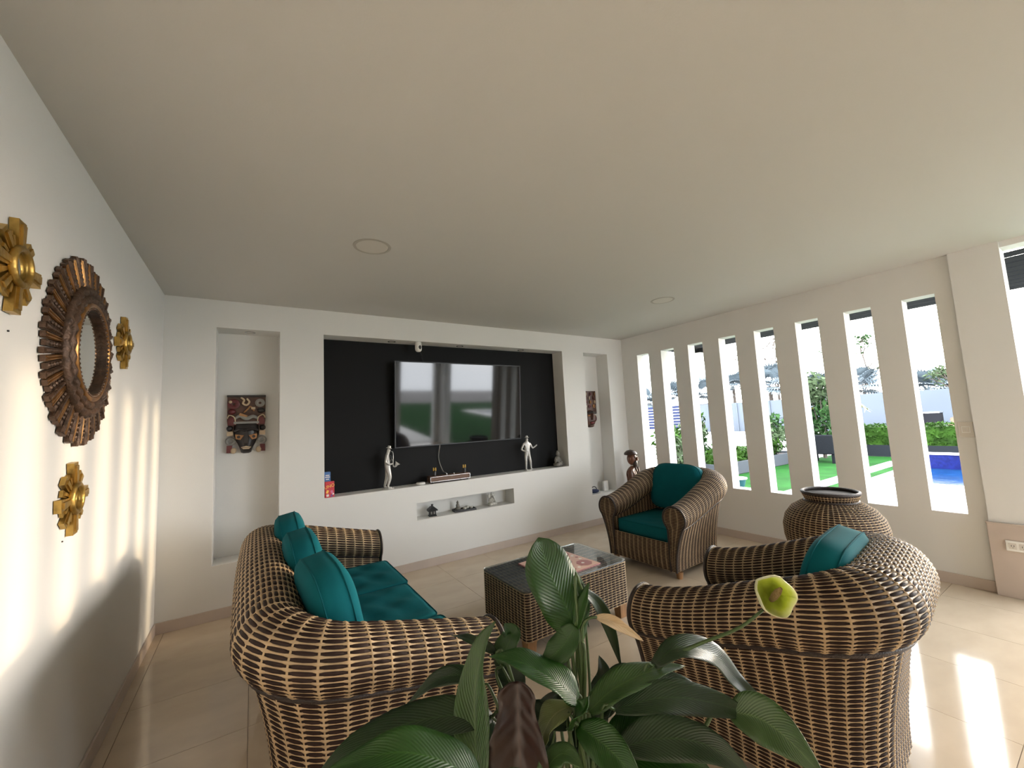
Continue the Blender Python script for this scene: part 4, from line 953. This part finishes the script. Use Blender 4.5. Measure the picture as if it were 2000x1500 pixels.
def mask_right():
    o = empty('carved_mask', (4.905, DEP['NR'], 1.365), label='narrow brown carved mask in the niche by the slotted wall', cat='mask')
    def pc(name, fn): b = MB(); fn(b); return b.build(name, o, smooth=True)
    pc('headdress_board', lambda b: b.box(-.14, .14, -.05, -.001, .20, .545, 'mask_brown'))
    for r_ in range(4):
        for c_ in range(3):
            x, z = -.085 + .085 * c_ + (.02 if r_ % 2 else 0), .315 + .062 * r_
            m = ('mask_cream', 'mask_red', 'mask_ochre')[(r_ + c_) % 3]
            pc('relief_scroll', lambda b: b.lathe([(.010, 0), (.026, 0), (.026, .010), (.010, .012), (.010, 0)], m, 10, T3((x, -.05, z), (PI / 2, 0, .4 * r_))))
    pc('face', lambda b: b.ball((0, -.03, .13), (.115, .070, .135), 'mask_brown', 18, 12))
    pc('brow', lambda b: b.tube([(-.10, -.06, .215), (0, -.10, .225), (.10, -.06, .215)], .018, 'mask_black', 8))
    pc('nose', lambda b: b.prism([(-.012, .20), (.012, .20), (.026, .11), (-.026, .11)], -.135, -.07, 'mask_brown'))
    for s in (-1, 1):
        pc('eye', lambda b: b.ball((s * .05, -.082, .172), (.026, .014, .012), 'mask_ochre', 10, 7)); pc('ear_disc', lambda b: b.ball((s * .118, -.03, .13), (.022, .028, .05), 'mask_red', 10, 8))
    pc('lips', lambda b: b.ball((0, -.092, .065), (.045, .018, .020), 'mask_red', 12, 8)); pc('chin', lambda b: b.ball((0, -.06, .022), (.055, .035, .024), 'mask_brown', 12, 8))
    return o
mask_right()
# things on the floor of the right niche
b = MB()
bag = empty('cable_pouch', (4.79, .095, NR[2]), label='dark blue pouch with a loop handle in the niche by the window corner', cat='pouch')
b.ball((0, 0, .028), (.085, .060, .028), M.setdefault('blue_cloth', mat('blue_cloth', (.018, .030, .085), .8, bump=.4, bscale=60)), 16, 8); b.build('body', bag, smooth='all')
b = MB(); b.tube(resample([(-.055, 0, .035), (-.04, 0, .075), (.0, 0, .092), (.04, 0, .075), (.055, 0, .035)], 16), .006, M['rubber'], 7); b.build('handle', bag, smooth='all')
b = MB(); b.tube(resample([(.05, -.03, .012), (.09, -.02, .02), (.10, .03, .012), (.06, .05, .03)], 14), .006, M['white'], 6); b.build('cord', bag, smooth='all')
b = MB(); b.box(-.045, .045, -.018, .018, 0, .140, 'white'); o = b.build('wifi_router', bevel=.008); o.location = (5.055, .12, NR[2]); tag(o, 'upright white plastic box in the corner of the niche', 'router')

# ---- carved wooden figure in the corner
fg = empty('carved_wood_figure', (5.185, -.285, 0), R_(20), label='tall carved brown wooden figure of a bearded man in a cap', cat='sculpture')
b = MB(); b.box(-.12, .12, -.11, .11, 0, .06, 'wood_fig'); b.build('plinth', fg, bevel=.01)
skin('body', [(0, 0, .075), (0, 0, .25), (.005, 0, .45), (0, 0, .62), (0, 0, .755), (0, -.005, .80), (-.085, -.01, .725), (-.10, -.03, .58), (-.045, -.09, .50), (.085, -.01, .725), (.10, -.03, .58), (.045, -.09, .53)],
     [(0, 1), (1, 2), (2, 3), (3, 4), (4, 5), (4, 6), (6, 7), (7, 8), (4, 9), (9, 10), (10, 11)], [(.085, .075), (.090, .080), (.085, .078), (.088, .075), (.075, .060), .044, .042, .036, .026, .042, .036, .026], 'wood_fig', fg)
hd = MB(); hd.ball((0, -.012, .895), (.060, .068, .092), 'wood_fig', 16, 12); hdo = hd.build('head', fg, smooth='all')
b = MB(); b.prism([(-.010, .915), (.010, .915), (.020, .868), (-.020, .868)], -.105, -.065, 'wood_fig'); b.build('nose', hdo)
for s in (-1, 1):
    b = MB(); b.ball((s * .026, -.073, .912), (.014, .008, .008), 'carved', 10, 6); b.build('eye', hdo, smooth='all')
    b = MB(); b.ball((s * .062, -.005, .895), (.010, .020, .028), 'wood_fig', 8, 6); b.build('ear', hdo, smooth='all')
b = MB(); b.tube([(-.034, -.075, .928), (0, -.084, .926), (.034, -.075, .928)], .008, 'carved', 7); b.build('brow', hdo)
b = MB(); b.ball((0, -.058, .828), (.042, .034, .060), 'carved', 12, 9); b.ball((0, -.072, .862), (.034, .014, .010), 'carved', 10, 6); b.build('beard', hdo, smooth='all')
b = MB(); b.lathe([(.058, .955), (.082, .950), (.088, .962), (.078, .985), (.045, 1.012), (.001, 1.022)], 'carved', 18, sy=1.08); b.build('cap', fg, smooth=True)
b = MB(); b.tube(resample([(-.05, -.075, .78), (-.03, -.095, .70), (0, -.098, .60), (.0, -.09, .45)], 12), .012, 'carved', 7); b.tube(resample([(.05, -.075, .78), (.03, -.095, .70), (.015, -.098, .60)], 10), .012, 'carved', 7); b.build('robe_edge', fg, smooth='all')

# ================================================================== LEFT WALL MIRRORS
def wallmat(y, z, rot=0): return Matrix(((0, 0, 1, 0), (1, 0, 0, y), (0, 1, 0, z), (0, 0, 0, 1))) @ Matrix.Rotation(rot, 4, 'Z')
def torus(b, R, r, z, m, n=48, k=8, rope=0):
    vs = []
    for i in range(n):
        a = 2 * PI * i / n; rr = r * (1 + (.22 * (1 if i % 2 else -1) if rope else 0))
        for j in range(k): t = 2 * PI * j / k; q = R + rr * math.cos(t); vs.append((q * math.cos(a), q * math.sin(a), z + rr * math.sin(t)))
    b.add(vs, [(i * k + j, ((i + 1) % n) * k + j, ((i + 1) % n) * k + (j + 1) % k, i * k + (j + 1) % k) for i in range(n) for j in range(k)], m)
big = empty('sunburst_mirror', label='big round sunburst mirror with a dark bronze and copper ray frame', cat='mirror'); big.matrix_basis = wallmat(-1.853, 1.888)
def ray_mesh(kind):
    b = MB(); r0, r1 = .245, (.385, .372, .392)[kind]; m = ('copper', 'bronze', 'bronze')[kind]; w0, w1 = .0072, .0122
    b.add([(r0, -w0, .004), (r1, -w1, .004), (r1, w1, .004), (r0, w0, .004), (r0, -w0, .024), (r1, -w1, .014), (r1, w1, .014), (r0, w0, .024)], [(3, 2, 1, 0), (4, 5, 6, 7), (0, 1, 5, 4), (1, 2, 6, 5), (2, 3, 7, 6), (3, 0, 4, 7)], m)
    if kind == 0:
        for s in (-.5, .5): b.tube([(r0, s * w0, .026), (r1 + .004, s * w1, .016)], .0045, m, 6)
    elif kind == 1:
        for i in range(7): t = i / 6; b.ball((r0 + (r1 - r0) * (.06 + .9 * t), 0, .026 - .010 * t), (.009, .0065 + .003 * t, .006), m, 7, 5)
    else: b.tube([(r0, 0, .026), (r1 + .006, 0, .016)], [.006, .009], m, 6)
    b.box(r1 - .006, r1 + .010, -w1 * .9, w1 * .9, .004, .018, 'bronze'); return b
rm = {}
for k in range(84):
    kind = (0, 1, 2)[k % 3]
    if kind not in rm: o = ray_mesh(kind).build('ray', big, smooth=True); rm[kind] = o.data
    else: o = bpy.data.objects.new('ray', rm[kind]); COL.objects.link(o); o.parent = big
    o.rotation_euler = (0, 0, 2 * PI * k / 84)
b = MB(); torus(b, .262, .020, .026, 'bronze', 60, 8, rope=1); b.build('outer_ring', big, smooth='all')
b = MB(); torus(b, .230, .018, .034, 'bronze', 54, 8, rope=1); b.build('middle_ring', big, smooth='all')
b = MB(); torus(b, .204, .012, .042, 'copper', 60, 8); b.build('inner_ring', big, smooth='all')
b = MB()
for k in range(64): a = 2 * PI * k / 64; b.ball((.190 * math.cos(a), .190 * math.sin(a), .046), .0075, 'bronze', 7, 5)
tag(b.build('beading', big, smooth='all'), kind='stuff')
b = MB(); b.lathe([(.182, .030), (.182, .046), (.196, .046), (.196, .004), (.182, .004), (.182, .030)], 'bronze', 48); b.build('inner_wall', big, smooth=True)
b = MB(); b.lathe([(.181, .024), (.181, .028)], 'mirror', 48); b.build('mirror_glass', big)
b = MB(); b.lathe([(.255, .001), (.255, .012)], 'bronze', 40); b.build('backing', big)
def small_sun(y, z, rot, label):
    o = empty('small_sunburst_mirror', label=label, cat='mirror', group='small gilt sunburst mirrors'); o.matrix_basis = wallmat(y, z, rot)
    meshes = {}
    for k in range(16):
        kind = 0 if k % 4 == 0 else (1 if k % 2 == 0 else 2)
        if kind not in meshes:
            b = MB(); r1, w0, w1, h = ((.146, .014, .025, .024), (.126, .012, .020, .019), (.106, .008, .014, .014))[kind]; r0 = .05
            def plate(r0, r1, w0, w1, z0, z1): b.add([(r0, -w0, z0), (r1, -w1, z0), (r1, w1, z0), (r0, w0, z0), (r0, -w0, z1), (r1, -w1, z1), (r1, w1, z1), (r0, w0, z1)], [(3, 2, 1, 0), (4, 5, 6, 7), (0, 1, 5, 4), (1, 2, 6, 5), (2, 3, 7, 6), (3, 0, 4, 7)], 'gold')
            plate(r0, r1, w0, w1, .003, h); plate(r0, r1 - .012, w0 * .6, w1 * .5, h, h + .006)
            q = b.build('ray', o); meshes[kind] = q.data
        else: q = bpy.data.objects.new('ray', meshes[kind]); COL.objects.link(q); q.parent = o
        q.rotation_euler = (0, 0, 2 * PI * k / 16)
    b = MB(); torus(b, .056, .011, .027, 'gold', 36, 8); b.build('ring', o, smooth='all')
    b = MB(); b.lathe([(.048, .012), (.048, .022)], 'mirror', 30); b.build('mirror_glass', o)
    return o
small_sun(-2.470, 2.048, PI / 2, 'small gilt sunburst mirror highest on the wall, cut by the picture edge')
small_sun(-1.222, 2.052, PI / 2 + .12, 'small gilt sunburst mirror between the big mirror and the room corner')
small_sun(-1.893, 1.276, PI / 2 + .10, 'small gilt sunburst mirror below the big round one')
for y, z in ((-1.93, 1.115), (-2.45, 1.85)):
    b = MB(); b.lathe([(.003, 0), (.003, .004)], 'rubber', 8); o = b.build('wall_nail'); o.matrix_basis = wallmat(y, z); tag(o, 'tiny dark nail left in the wall ' + ('below the lowest small mirror' if z < 1.5 else 'below the highest small mirror'), 'nail')

# ================================================================== SWITCH, SOCKET, CEILING LIGHTS
sw = empty('light_switch', (W, -3.512, 1.255), label='square cream light switch between the last slot and pilaster', cat='switch')
b = MB(); b.box(-.008, -.0005, -.044, .044, -.062, .062, 'cream_plastic'); b.build('plate', sw, bevel=.003)
b = MB(); b.box(-.0105, -.0082, -.024, .024, -.026, .026, 'white'); b.build('frame', sw, bevel=.001)
b = MB(); b.box(-.0135, -.0107, -.019, -.001, -.020, .020, 'cream_plastic'); b.build('rocker', sw, bevel=.001)
b = MB(); b.box(-.0135, -.0107, .001, .019, -.020, .020, 'cream_plastic'); b.build('rocker', sw, bevel=.001)
so = empty('wall_socket', (W - .05, -3.690, .386), label='white power socket on the beige tile dado', cat='socket')
b = MB(); b.box(-.008, -.0005, -.060, .060, -.038, .038, 'white'); b.build('plate', so, bevel=.003)
for y in (-.026, .026):
    b = MB(); b.box(-.0105, -.0082, y - .019, y + .019, -.022, .022, 'cream_plastic'); f = b.build('outlet', so, bevel=.001)
    b = MB(); b.box(-.0112, -.0106, y - .008, y - .005, -.004, .008, 'rubber'); b.box(-.0112, -.0106, y + .005, y + .008, -.004, .008, 'rubber'); b.box(-.0112, -.0106, y - .002, y + .002, -.013, -.009, 'rubber'); b.build('slots', f)
def ceiling_light(x, y, label):
    o = empty('ceiling_light', (x, y, H), label=label, cat='ceiling light')
    b = MB(); b.lathe([(.101, -.0005), (.120, -.0005), (.119, -.003), (.103, -.004), (.101, -.0005)], M.setdefault('lamp_ring', mat('lamp_ring_grey', (.40, .375, .335), .6)), 40); b.build('ring', o, smooth=True)
    b = MB(); b.lathe([(.100, -.0005), (.100, -.003)], M.setdefault('lamp_disc', mat('lamp_diffuser', (.57, .545, .50), .7)), 40); b.build('diffuser', o)
ceiling_light(1.285, -1.660, 'round flush ceiling light with a grey ring, in front of the television')
ceiling_light(4.262, -1.690, 'round flush ceiling light near the slotted wall')

# ================================================================== PEACE LILY in the foreground
EYE = Vector((0.634, -4.2843, 1.4955))
PLANT = (1.293, -3.485)
pl_ = empty('peace_lily', (*PLANT, 0), label='big dark green peace lily in a pot, right in front', cat='plant')
b = MB(); b.lathe([(.115, 0), (.125, .02), (.155, .38), (.165, .40), (.165, .43), (.15, .43), (.145, .36), (.001, .36)], 'pot', 32); b.build('pot', pl_, smooth=True)
b = MB(); b.lathe([(.143, .361), (.12, .375), (.001, .385)], 'soil', 24); b.build('soil', pl_, smooth=True)
def leaf(name, m, hw, roll, fold, pts, parent):
    n, k = 22, 8; P = resample(pts, n); off = Vector((*PLANT, 0)); V = []; UV = []; Q = []
    g = random.Random(str(pts[0])); ph = g.uniform(0, 6)
    for i in range(n):
        t = i / (n - 1); T = (P[min(i + 1, n - 1)] - P[max(i - 1, 0)]).normalized()
        vw = (EYE * .65 + Vector((P[i].x, P[i].y, 3.0)) * .35 - P[i]).normalized()      # leaves turn up to the light
        S = T.cross(vw).normalized(); N = S.cross(T).normalized()
        S = Matrix.Rotation(math.radians(roll) * (.4 + .9 * t), 3, T) @ S; N = S.cross(T).normalized()
        w = hw * (max(.0, math.sin(PI * min(1, (t * .97 + .03)) ** .78)) ** .8 + .03 * (1 - t))
        if hw >= .07: w = hw * (max(0, math.sin(PI * min(1, t * .96 + .04) ** 1.25)) ** .62 + .02)       # broad blunt blade
        if m == 'brown': w = hw * min(1, t * 7 + .1) ** .5 * (1 - .25 * math.sin(6 * t))
        for j in range(k + 1):
            c = j / k * 2 - 1
            q = P[i] + S * (c * w) + N * (fold * w * (abs(c) ** 1.3) - .10 * w * c * c + .15 * w * math.sin(11 * t + ph + (2 if c > 0 else 0)) * abs(c) ** 2)
            V.append(q - off); UV.append((t, j / k))
    for i in range(n - 1):
        for j in range(k): a = i * (k + 1) + j; Q.append((a, a + 1, a + k + 2, a + k + 1))
    o = np_mesh(name, [tuple(v) for v in V], Q, [m], np.zeros(len(Q)), parent, uv=UV)
    md = o.modifiers.new('thickness', 'SOLIDIFY'); md.thickness = .0012
    return o
LEAVES = [
    ('leaf', 'green', 0.074, 12.0, 0.2, [(1.323, -3.471, 0.945), (1.316, -3.438, 1.011), (1.296, -3.399, 1.097), (1.282, -3.376, 1.184)]),
    ('leaf', 'green', 0.0317, -10.0, 0.3, [(1.314, -3.469, 0.984), (1.287, -3.46, 0.949), (1.255, -3.448, 0.925), (1.223, -3.439, 0.917)]),
    ('leaf', 'dark', 0.0164, 35.0, 0.5, [(1.34, -3.472, 1.066), (1.392, -3.475, 1.009), (1.437, -3.47, 0.924), (1.458, -3.474, 0.836)]),
    ('leaf', 'green', 0.0176, -20.0, 0.3, [(1.312, -3.467, 0.971), (1.322, -3.479, 1.018), (1.332, -3.49, 1.055), (1.341, -3.499, 1.089)]),
    ('leaf', 'dark', 0.0234, 60.0, 0.4, [(1.345, -3.402, 1.057), (1.367, -3.427, 1.039), (1.375, -3.439, 1.002), (1.37, -3.455, 0.958)]),
    ('leaf', 'dark', 0.0281, 15.0, 0.25, [(1.461, -3.578, 0.888), (1.53, -3.602, 0.918), (1.634, -3.629, 0.878), (1.701, -3.65, 0.793), (1.747, -3.721, 0.73)]),
    ('leaf', 'pale', 0.0352, -15.0, 0.3, [(1.273, -3.546, 0.842), (1.343, -3.559, 0.87), (1.446, -3.579, 0.88), (1.544, -3.606, 0.871)]),
    ('leaf', 'dark', 0.0328, 25.0, 0.3, [(1.321, -3.578, 0.845), (1.435, -3.628, 0.851), (1.543, -3.684, 0.824), (1.609, -3.735, 0.794)]),
    ('leaf', 'pale', 0.0458, 30.0, 0.35, [(1.568, -3.698, 0.804), (1.592, -3.749, 0.809), (1.6, -3.801, 0.795), (1.6, -3.868, 0.759)]),  # paler green stands in for the bright highlight on this blade
    ('leaf', 'dark', 0.039, 20.0, 0.3, [(1.288, -3.611, 0.797), (1.374, -3.656, 0.806), (1.438, -3.721, 0.804), (1.478, -3.791, 0.771)]),
    ('leaf', 'green', 0.0352, 25.0, 0.35, [(1.24, -3.547, 0.826), (1.253, -3.603, 0.82), (1.259, -3.653, 0.81), (1.265, -3.702, 0.789)]),
    ('leaf', 'pale', 0.0396, -35.0, 0.55, [(1.02, -3.492, 0.753), (1.04, -3.442, 0.828), (1.067, -3.396, 0.899), (1.103, -3.379, 0.967), (1.136, -3.382, 1.016)]),
    ('leaf', 'green', 0.0414, 20.0, 0.35, [(1.267, -3.52, 0.854), (1.222, -3.496, 0.901), (1.158, -3.46, 0.946), (1.093, -3.42, 0.965)]),
    ('leaf', 'green', 0.0317, -20.0, 0.3, [(1.16, -3.36, 0.894), (1.181, -3.353, 0.927), (1.197, -3.355, 0.956), (1.18, -3.347, 0.983)]),
    ('leaf', 'dark', 0.0172, 30.0, 0.3, [(1.147, -3.355, 0.927), (1.126, -3.319, 0.939), (1.102, -3.28, 0.946), (1.079, -3.242, 0.945)]),
    ('leaf', 'dark', 0.025, 10.0, 0.3, [(1.118, -3.327, 0.846), (1.075, -3.302, 0.876), (1.021, -3.266, 0.864), (0.959, -3.246, 0.828)]),
    ('leaf', 'dark', 0.039, 0.0, 0.2, [(1.089, -3.427, 0.841), (1.004, -3.398, 0.863), (0.9, -3.368, 0.868), (0.808, -3.367, 0.862), (0.734, -3.365, 0.839)]),
    ('leaf', 'green', 0.044, 0.0, 0.25, [(1.013, -3.517, 0.801), (0.938, -3.5, 0.866), (0.858, -3.476, 0.901), (0.752, -3.431, 0.895)]),
    ('leaf', 'brown', 0.052, 10.0, 0.75, [(1.137, -3.467, 0.918), (1.128, -3.479, 0.864), (1.12, -3.492, 0.813), (1.114, -3.504, 0.743)]),
    ('leaf', 'stripe', 0.03, 25.0, 0.4, [(1.252, -3.509, 0.843), (1.21, -3.505, 0.84), (1.185, -3.498, 0.814), (1.172, -3.498, 0.778)]),
    ('leaf', 'green', 0.0229, -30.0, 0.6, [(1.242, -3.522, 0.804), (1.235, -3.546, 0.841), (1.242, -3.566, 0.87), (1.258, -3.566, 0.89)]),
    ('leaf', 'dark', 0.0265, 0.0, 0.3, [(1.355, -3.47, 0.756), (1.387, -3.458, 0.785), (1.42, -3.447, 0.818), (1.415, -3.438, 0.866)]),
    ('leaf', 'dark', 0.0296, 10.0, 0.3, [(1.391, -3.468, 0.74), (1.429, -3.462, 0.783), (1.467, -3.466, 0.816), (1.509, -3.483, 0.828)]),
    ('leaf', 'dark', 0.0351, -10.0, 0.3, [(1.303, -3.411, 0.745), (1.321, -3.405, 0.796), (1.328, -3.39, 0.837), (1.347, -3.382, 0.872)]),
    ('leaf', 'dark', 0.039, -10.0, 0.2, [(1.147, -3.351, 0.683), (1.119, -3.316, 0.744), (1.084, -3.273, 0.771), (1.029, -3.238, 0.781)]),
    ('leaf', 'dark', 0.0312, 10.0, 0.3, [(1.469, -3.482, 0.741), (1.551, -3.502, 0.764), (1.627, -3.526, 0.754), (1.698, -3.568, 0.715)]),
    ('leaf', 'pale', 0.0229, -10.0, 0.3, [(1.117, -3.558, 0.777), (1.16, -3.565, 0.81), (1.182, -3.58, 0.814), (1.194, -3.611, 0.803)]),
    ('leaf', 'dark', 0.0351, -20.0, 0.3, [(1.198, -3.376, 0.816), (1.193, -3.351, 0.842), (1.187, -3.326, 0.87), (1.169, -3.304, 0.878)]),
    ('leaf', 'dark', 0.039, 0.0, 0.2, [(1.071, -3.377, 0.712), (1.021, -3.349, 0.75), (0.955, -3.335, 0.792), (0.867, -3.327, 0.806)]),
    ('leaf', 'green', 0.0396, 0.0, 0.2, [(1.288, -3.571, 0.765), (1.35, -3.591, 0.792), (1.406, -3.604, 0.803), (1.482, -3.616, 0.789)]),
    ('spathe_old', 'cream', 0.014, 20.0, 0.5, [(1.358, -3.5, 1.002), (1.384, -3.516, 0.992), (1.417, -3.535, 0.97), (1.457, -3.557, 0.937)]),
    ('stem', 'stem', 0.0035, 0.0, 0.0, [(1.308, -3.486, 0.637), (1.321, -3.474, 0.772), (1.321, -3.464, 0.897), (1.327, -3.477, 0.979), (1.341, -3.489, 1.0), (1.359, -3.5, 1.002)]),
    ('stem', 'stem', 0.004, 0.0, 0.0, [(1.303, -3.492, 0.61), (1.367, -3.526, 0.759), (1.476, -3.587, 0.884), (1.557, -3.619, 0.916), (1.653, -3.686, 0.956), (1.706, -3.725, 0.999)]),
    ('stem', 'stem', 0.003, 0.0, 0.0, [(1.29, -3.47, 0.602), (1.304, -3.46, 0.748), (1.317, -3.457, 0.86), (1.317, -3.469, 0.961)]),
    ('stem', 'stem', 0.003, 0.0, 0.0, [(1.328, -3.481, 0.591), (1.349, -3.464, 0.731), (1.371, -3.444, 0.859), (1.359, -3.451, 0.991), (1.349, -3.429, 1.064)]),
    ('stem', 'stem', 0.003, 0.0, 0.0, [(1.293, -3.485, 0.611), (1.332, -3.525, 0.739), (1.397, -3.555, 0.842), (1.463, -3.579, 0.89)]),
    ('stem', 'stem', 0.003, 0.0, 0.0, [(1.266, -3.481, 0.621), (1.248, -3.493, 0.725), (1.257, -3.51, 0.817), (1.269, -3.522, 0.856)]),
    ('stem', 'stem', 0.003, 0.0, 0.0, [(1.253, -3.459, 0.613), (1.203, -3.418, 0.744), (1.171, -3.386, 0.855), (1.158, -3.359, 0.899)]),
    ('stem', 'stem', 0.003, 0.0, 0.0, [(1.236, -3.46, 0.611), (1.16, -3.436, 0.73), (1.114, -3.428, 0.81), (1.087, -3.427, 0.844)]),
    ('stem', 'stem', 0.003, 0.0, 0.0, [(1.289, -3.509, 0.629), (1.303, -3.551, 0.714), (1.291, -3.6, 0.785)]),
    ('stem', 'stem', 0.003, 0.0, 0.0, [(1.32, -3.49, 0.6), (1.401, -3.556, 0.728), (1.5, -3.601, 0.768), (1.582, -3.693, 0.796)]),
    ('leaf', 'dark', 0.0351, 10.0, 0.3, [(1.268, -3.475, 0.772), (1.235, -3.419, 0.777), (1.204, -3.396, 0.754), (1.162, -3.388, 0.71)]),
    ('leaf', 'green', 0.044, 10.0, 0.3, [(1.266, -3.59, 0.736), (1.328, -3.622, 0.768), (1.393, -3.676, 0.772), (1.437, -3.738, 0.752)]),
    ('leaf', 'dark', 0.0351, -15.0, 0.3, [(1.203, -3.51, 0.703), (1.156, -3.485, 0.762), (1.088, -3.469, 0.793), (1.024, -3.45, 0.78)]),
    ('leaf', 'dark', 0.039, 15.0, 0.3, [(1.292, -3.46, 0.707), (1.344, -3.46, 0.731), (1.38, -3.463, 0.766), (1.439, -3.48, 0.789)]),
    ('leaf', 'dark', 0.0312, -10.0, 0.3, [(1.257, -3.424, 0.701), (1.247, -3.398, 0.737), (1.27, -3.393, 0.773), (1.298, -3.403, 0.804)]),
    ('stem', 'stem', 0.003, 0.0, 0.0, [(1.229, -3.431, 0.605), (1.245, -3.427, 0.685), (1.262, -3.433, 0.75)]),
    ('stem', 'stem', 0.003, 0.0, 0.0, [(1.225, -3.466, 0.621), (1.245, -3.477, 0.705), (1.273, -3.476, 0.747)]),
    ('stem', 'stem', 0.003, 0.0, 0.0, [(1.333, -3.51, 0.596), (1.358, -3.512, 0.686), (1.393, -3.517, 0.743)]),
]
LBL = {'brown': 'withered brown leaf hanging down', 'cream': 'dry cream flower bract', 'stripe': 'yellowing leaf'}
for (nm, m, hw, roll, fold, pts) in LEAVES:
    if nm == 'stem':
        b = MB(); P = resample(pts, 18); off = Vector((*PLANT, 0)); r0 = Vector((g_ := P[0] - off)); root_ = Vector((r0.x * .35, r0.y * .35, .375))
        P = [root_ + (r0 - root_) * (i / 6) for i in range(6)] + [p - off for p in P]
        b.tube(P, [hw * 1.5] * 6 + [hw * (1.4 - .5 * i / 17) for i in range(18)], m, 7); b.build('stem', pl_, smooth='all')
    else:
        o = leaf(nm, m, hw, roll, fold, pts, pl_)
        if m in LBL: o['label'] = LBL[m]
        if m not in ('cream', 'brown'):     # petiole from the blade's foot down to the soil
            a = Vector(pts[0]) - Vector((*PLANT, 0)); t0 = (Vector(pts[0]) - Vector(pts[1])).normalized(); r0 = Vector((a.x * .22, a.y * .22, .375))
            b = MB(); b.tube(resample([tuple(r0), tuple(r0.lerp(a, .55) + Vector((a.x, a.y, 0)) * -.08), tuple(a + t0 * .03), tuple(a)], 14), [.006] * 4 + [.0045] * 5 + [.0035] * 5, 'stem', 6); b.build('petiole', o, smooth='all')
# open flower bract at the end of the long stem
c0 = Vector((1.7327, -3.746, 1.0313)) - Vector((*PLANT, 0)); ax = (EYE - Vector((1.7327, -3.746, 1.0313))).normalized()
ax = (ax + Vector((.15, -.1, -.12))).normalized(); qt = ax.to_track_quat('Z', 'Y').to_matrix().to_4x4()
n, k = 26, 10; V = []; UV = []; Q = []
for i in range(n + 1):
    a = 2 * PI * i / n
    for j in range(k + 1):
        t = j / k * 1.95; rr = .044 * math.sin(min(t, 1.57)) * (1 + (.06 * math.sin(3 * a) + .05 * math.sin(5 * a + 1)) * (j / k)) * (1 - .16 * max(0, t - 1.5))
        if math.cos(a - 1.9) > .75: rr *= 1 + .10 * (j / k)
        V.append(tuple(c0 + (qt @ Vector((rr * math.cos(a), rr * math.sin(a) * 1.06, -.046 * math.cos(t) + .008 * math.sin(2 * a + .6) * (j / k))))) ); UV.append((i / n, j / k))
for i in range(n):
    for j in range(k): a = i * (k + 1) + j; Q.append((a, a + k + 1, a + k + 2, a + 1))
sp_ = np_mesh('flower_bract', V, Q, ['spathe'], np.zeros(len(Q)), pl_, uv=UV); sp_['label'] = 'yellow-green cupped flower bract'
sp_.modifiers.new('thickness', 'SOLIDIFY').thickness = .0010
b = MB(); q0 = c0 + (qt @ Vector((-.006, -.012, -.030))); q1 = c0 + (qt @ Vector((.012, .020, .012))); b.tube([q0, q0.lerp(q1, .3), q0.lerp(q1, .7), q1], [.006, .0085, .008, .004], 'spadix', 10); b.build('spadix', sp_, smooth='all')
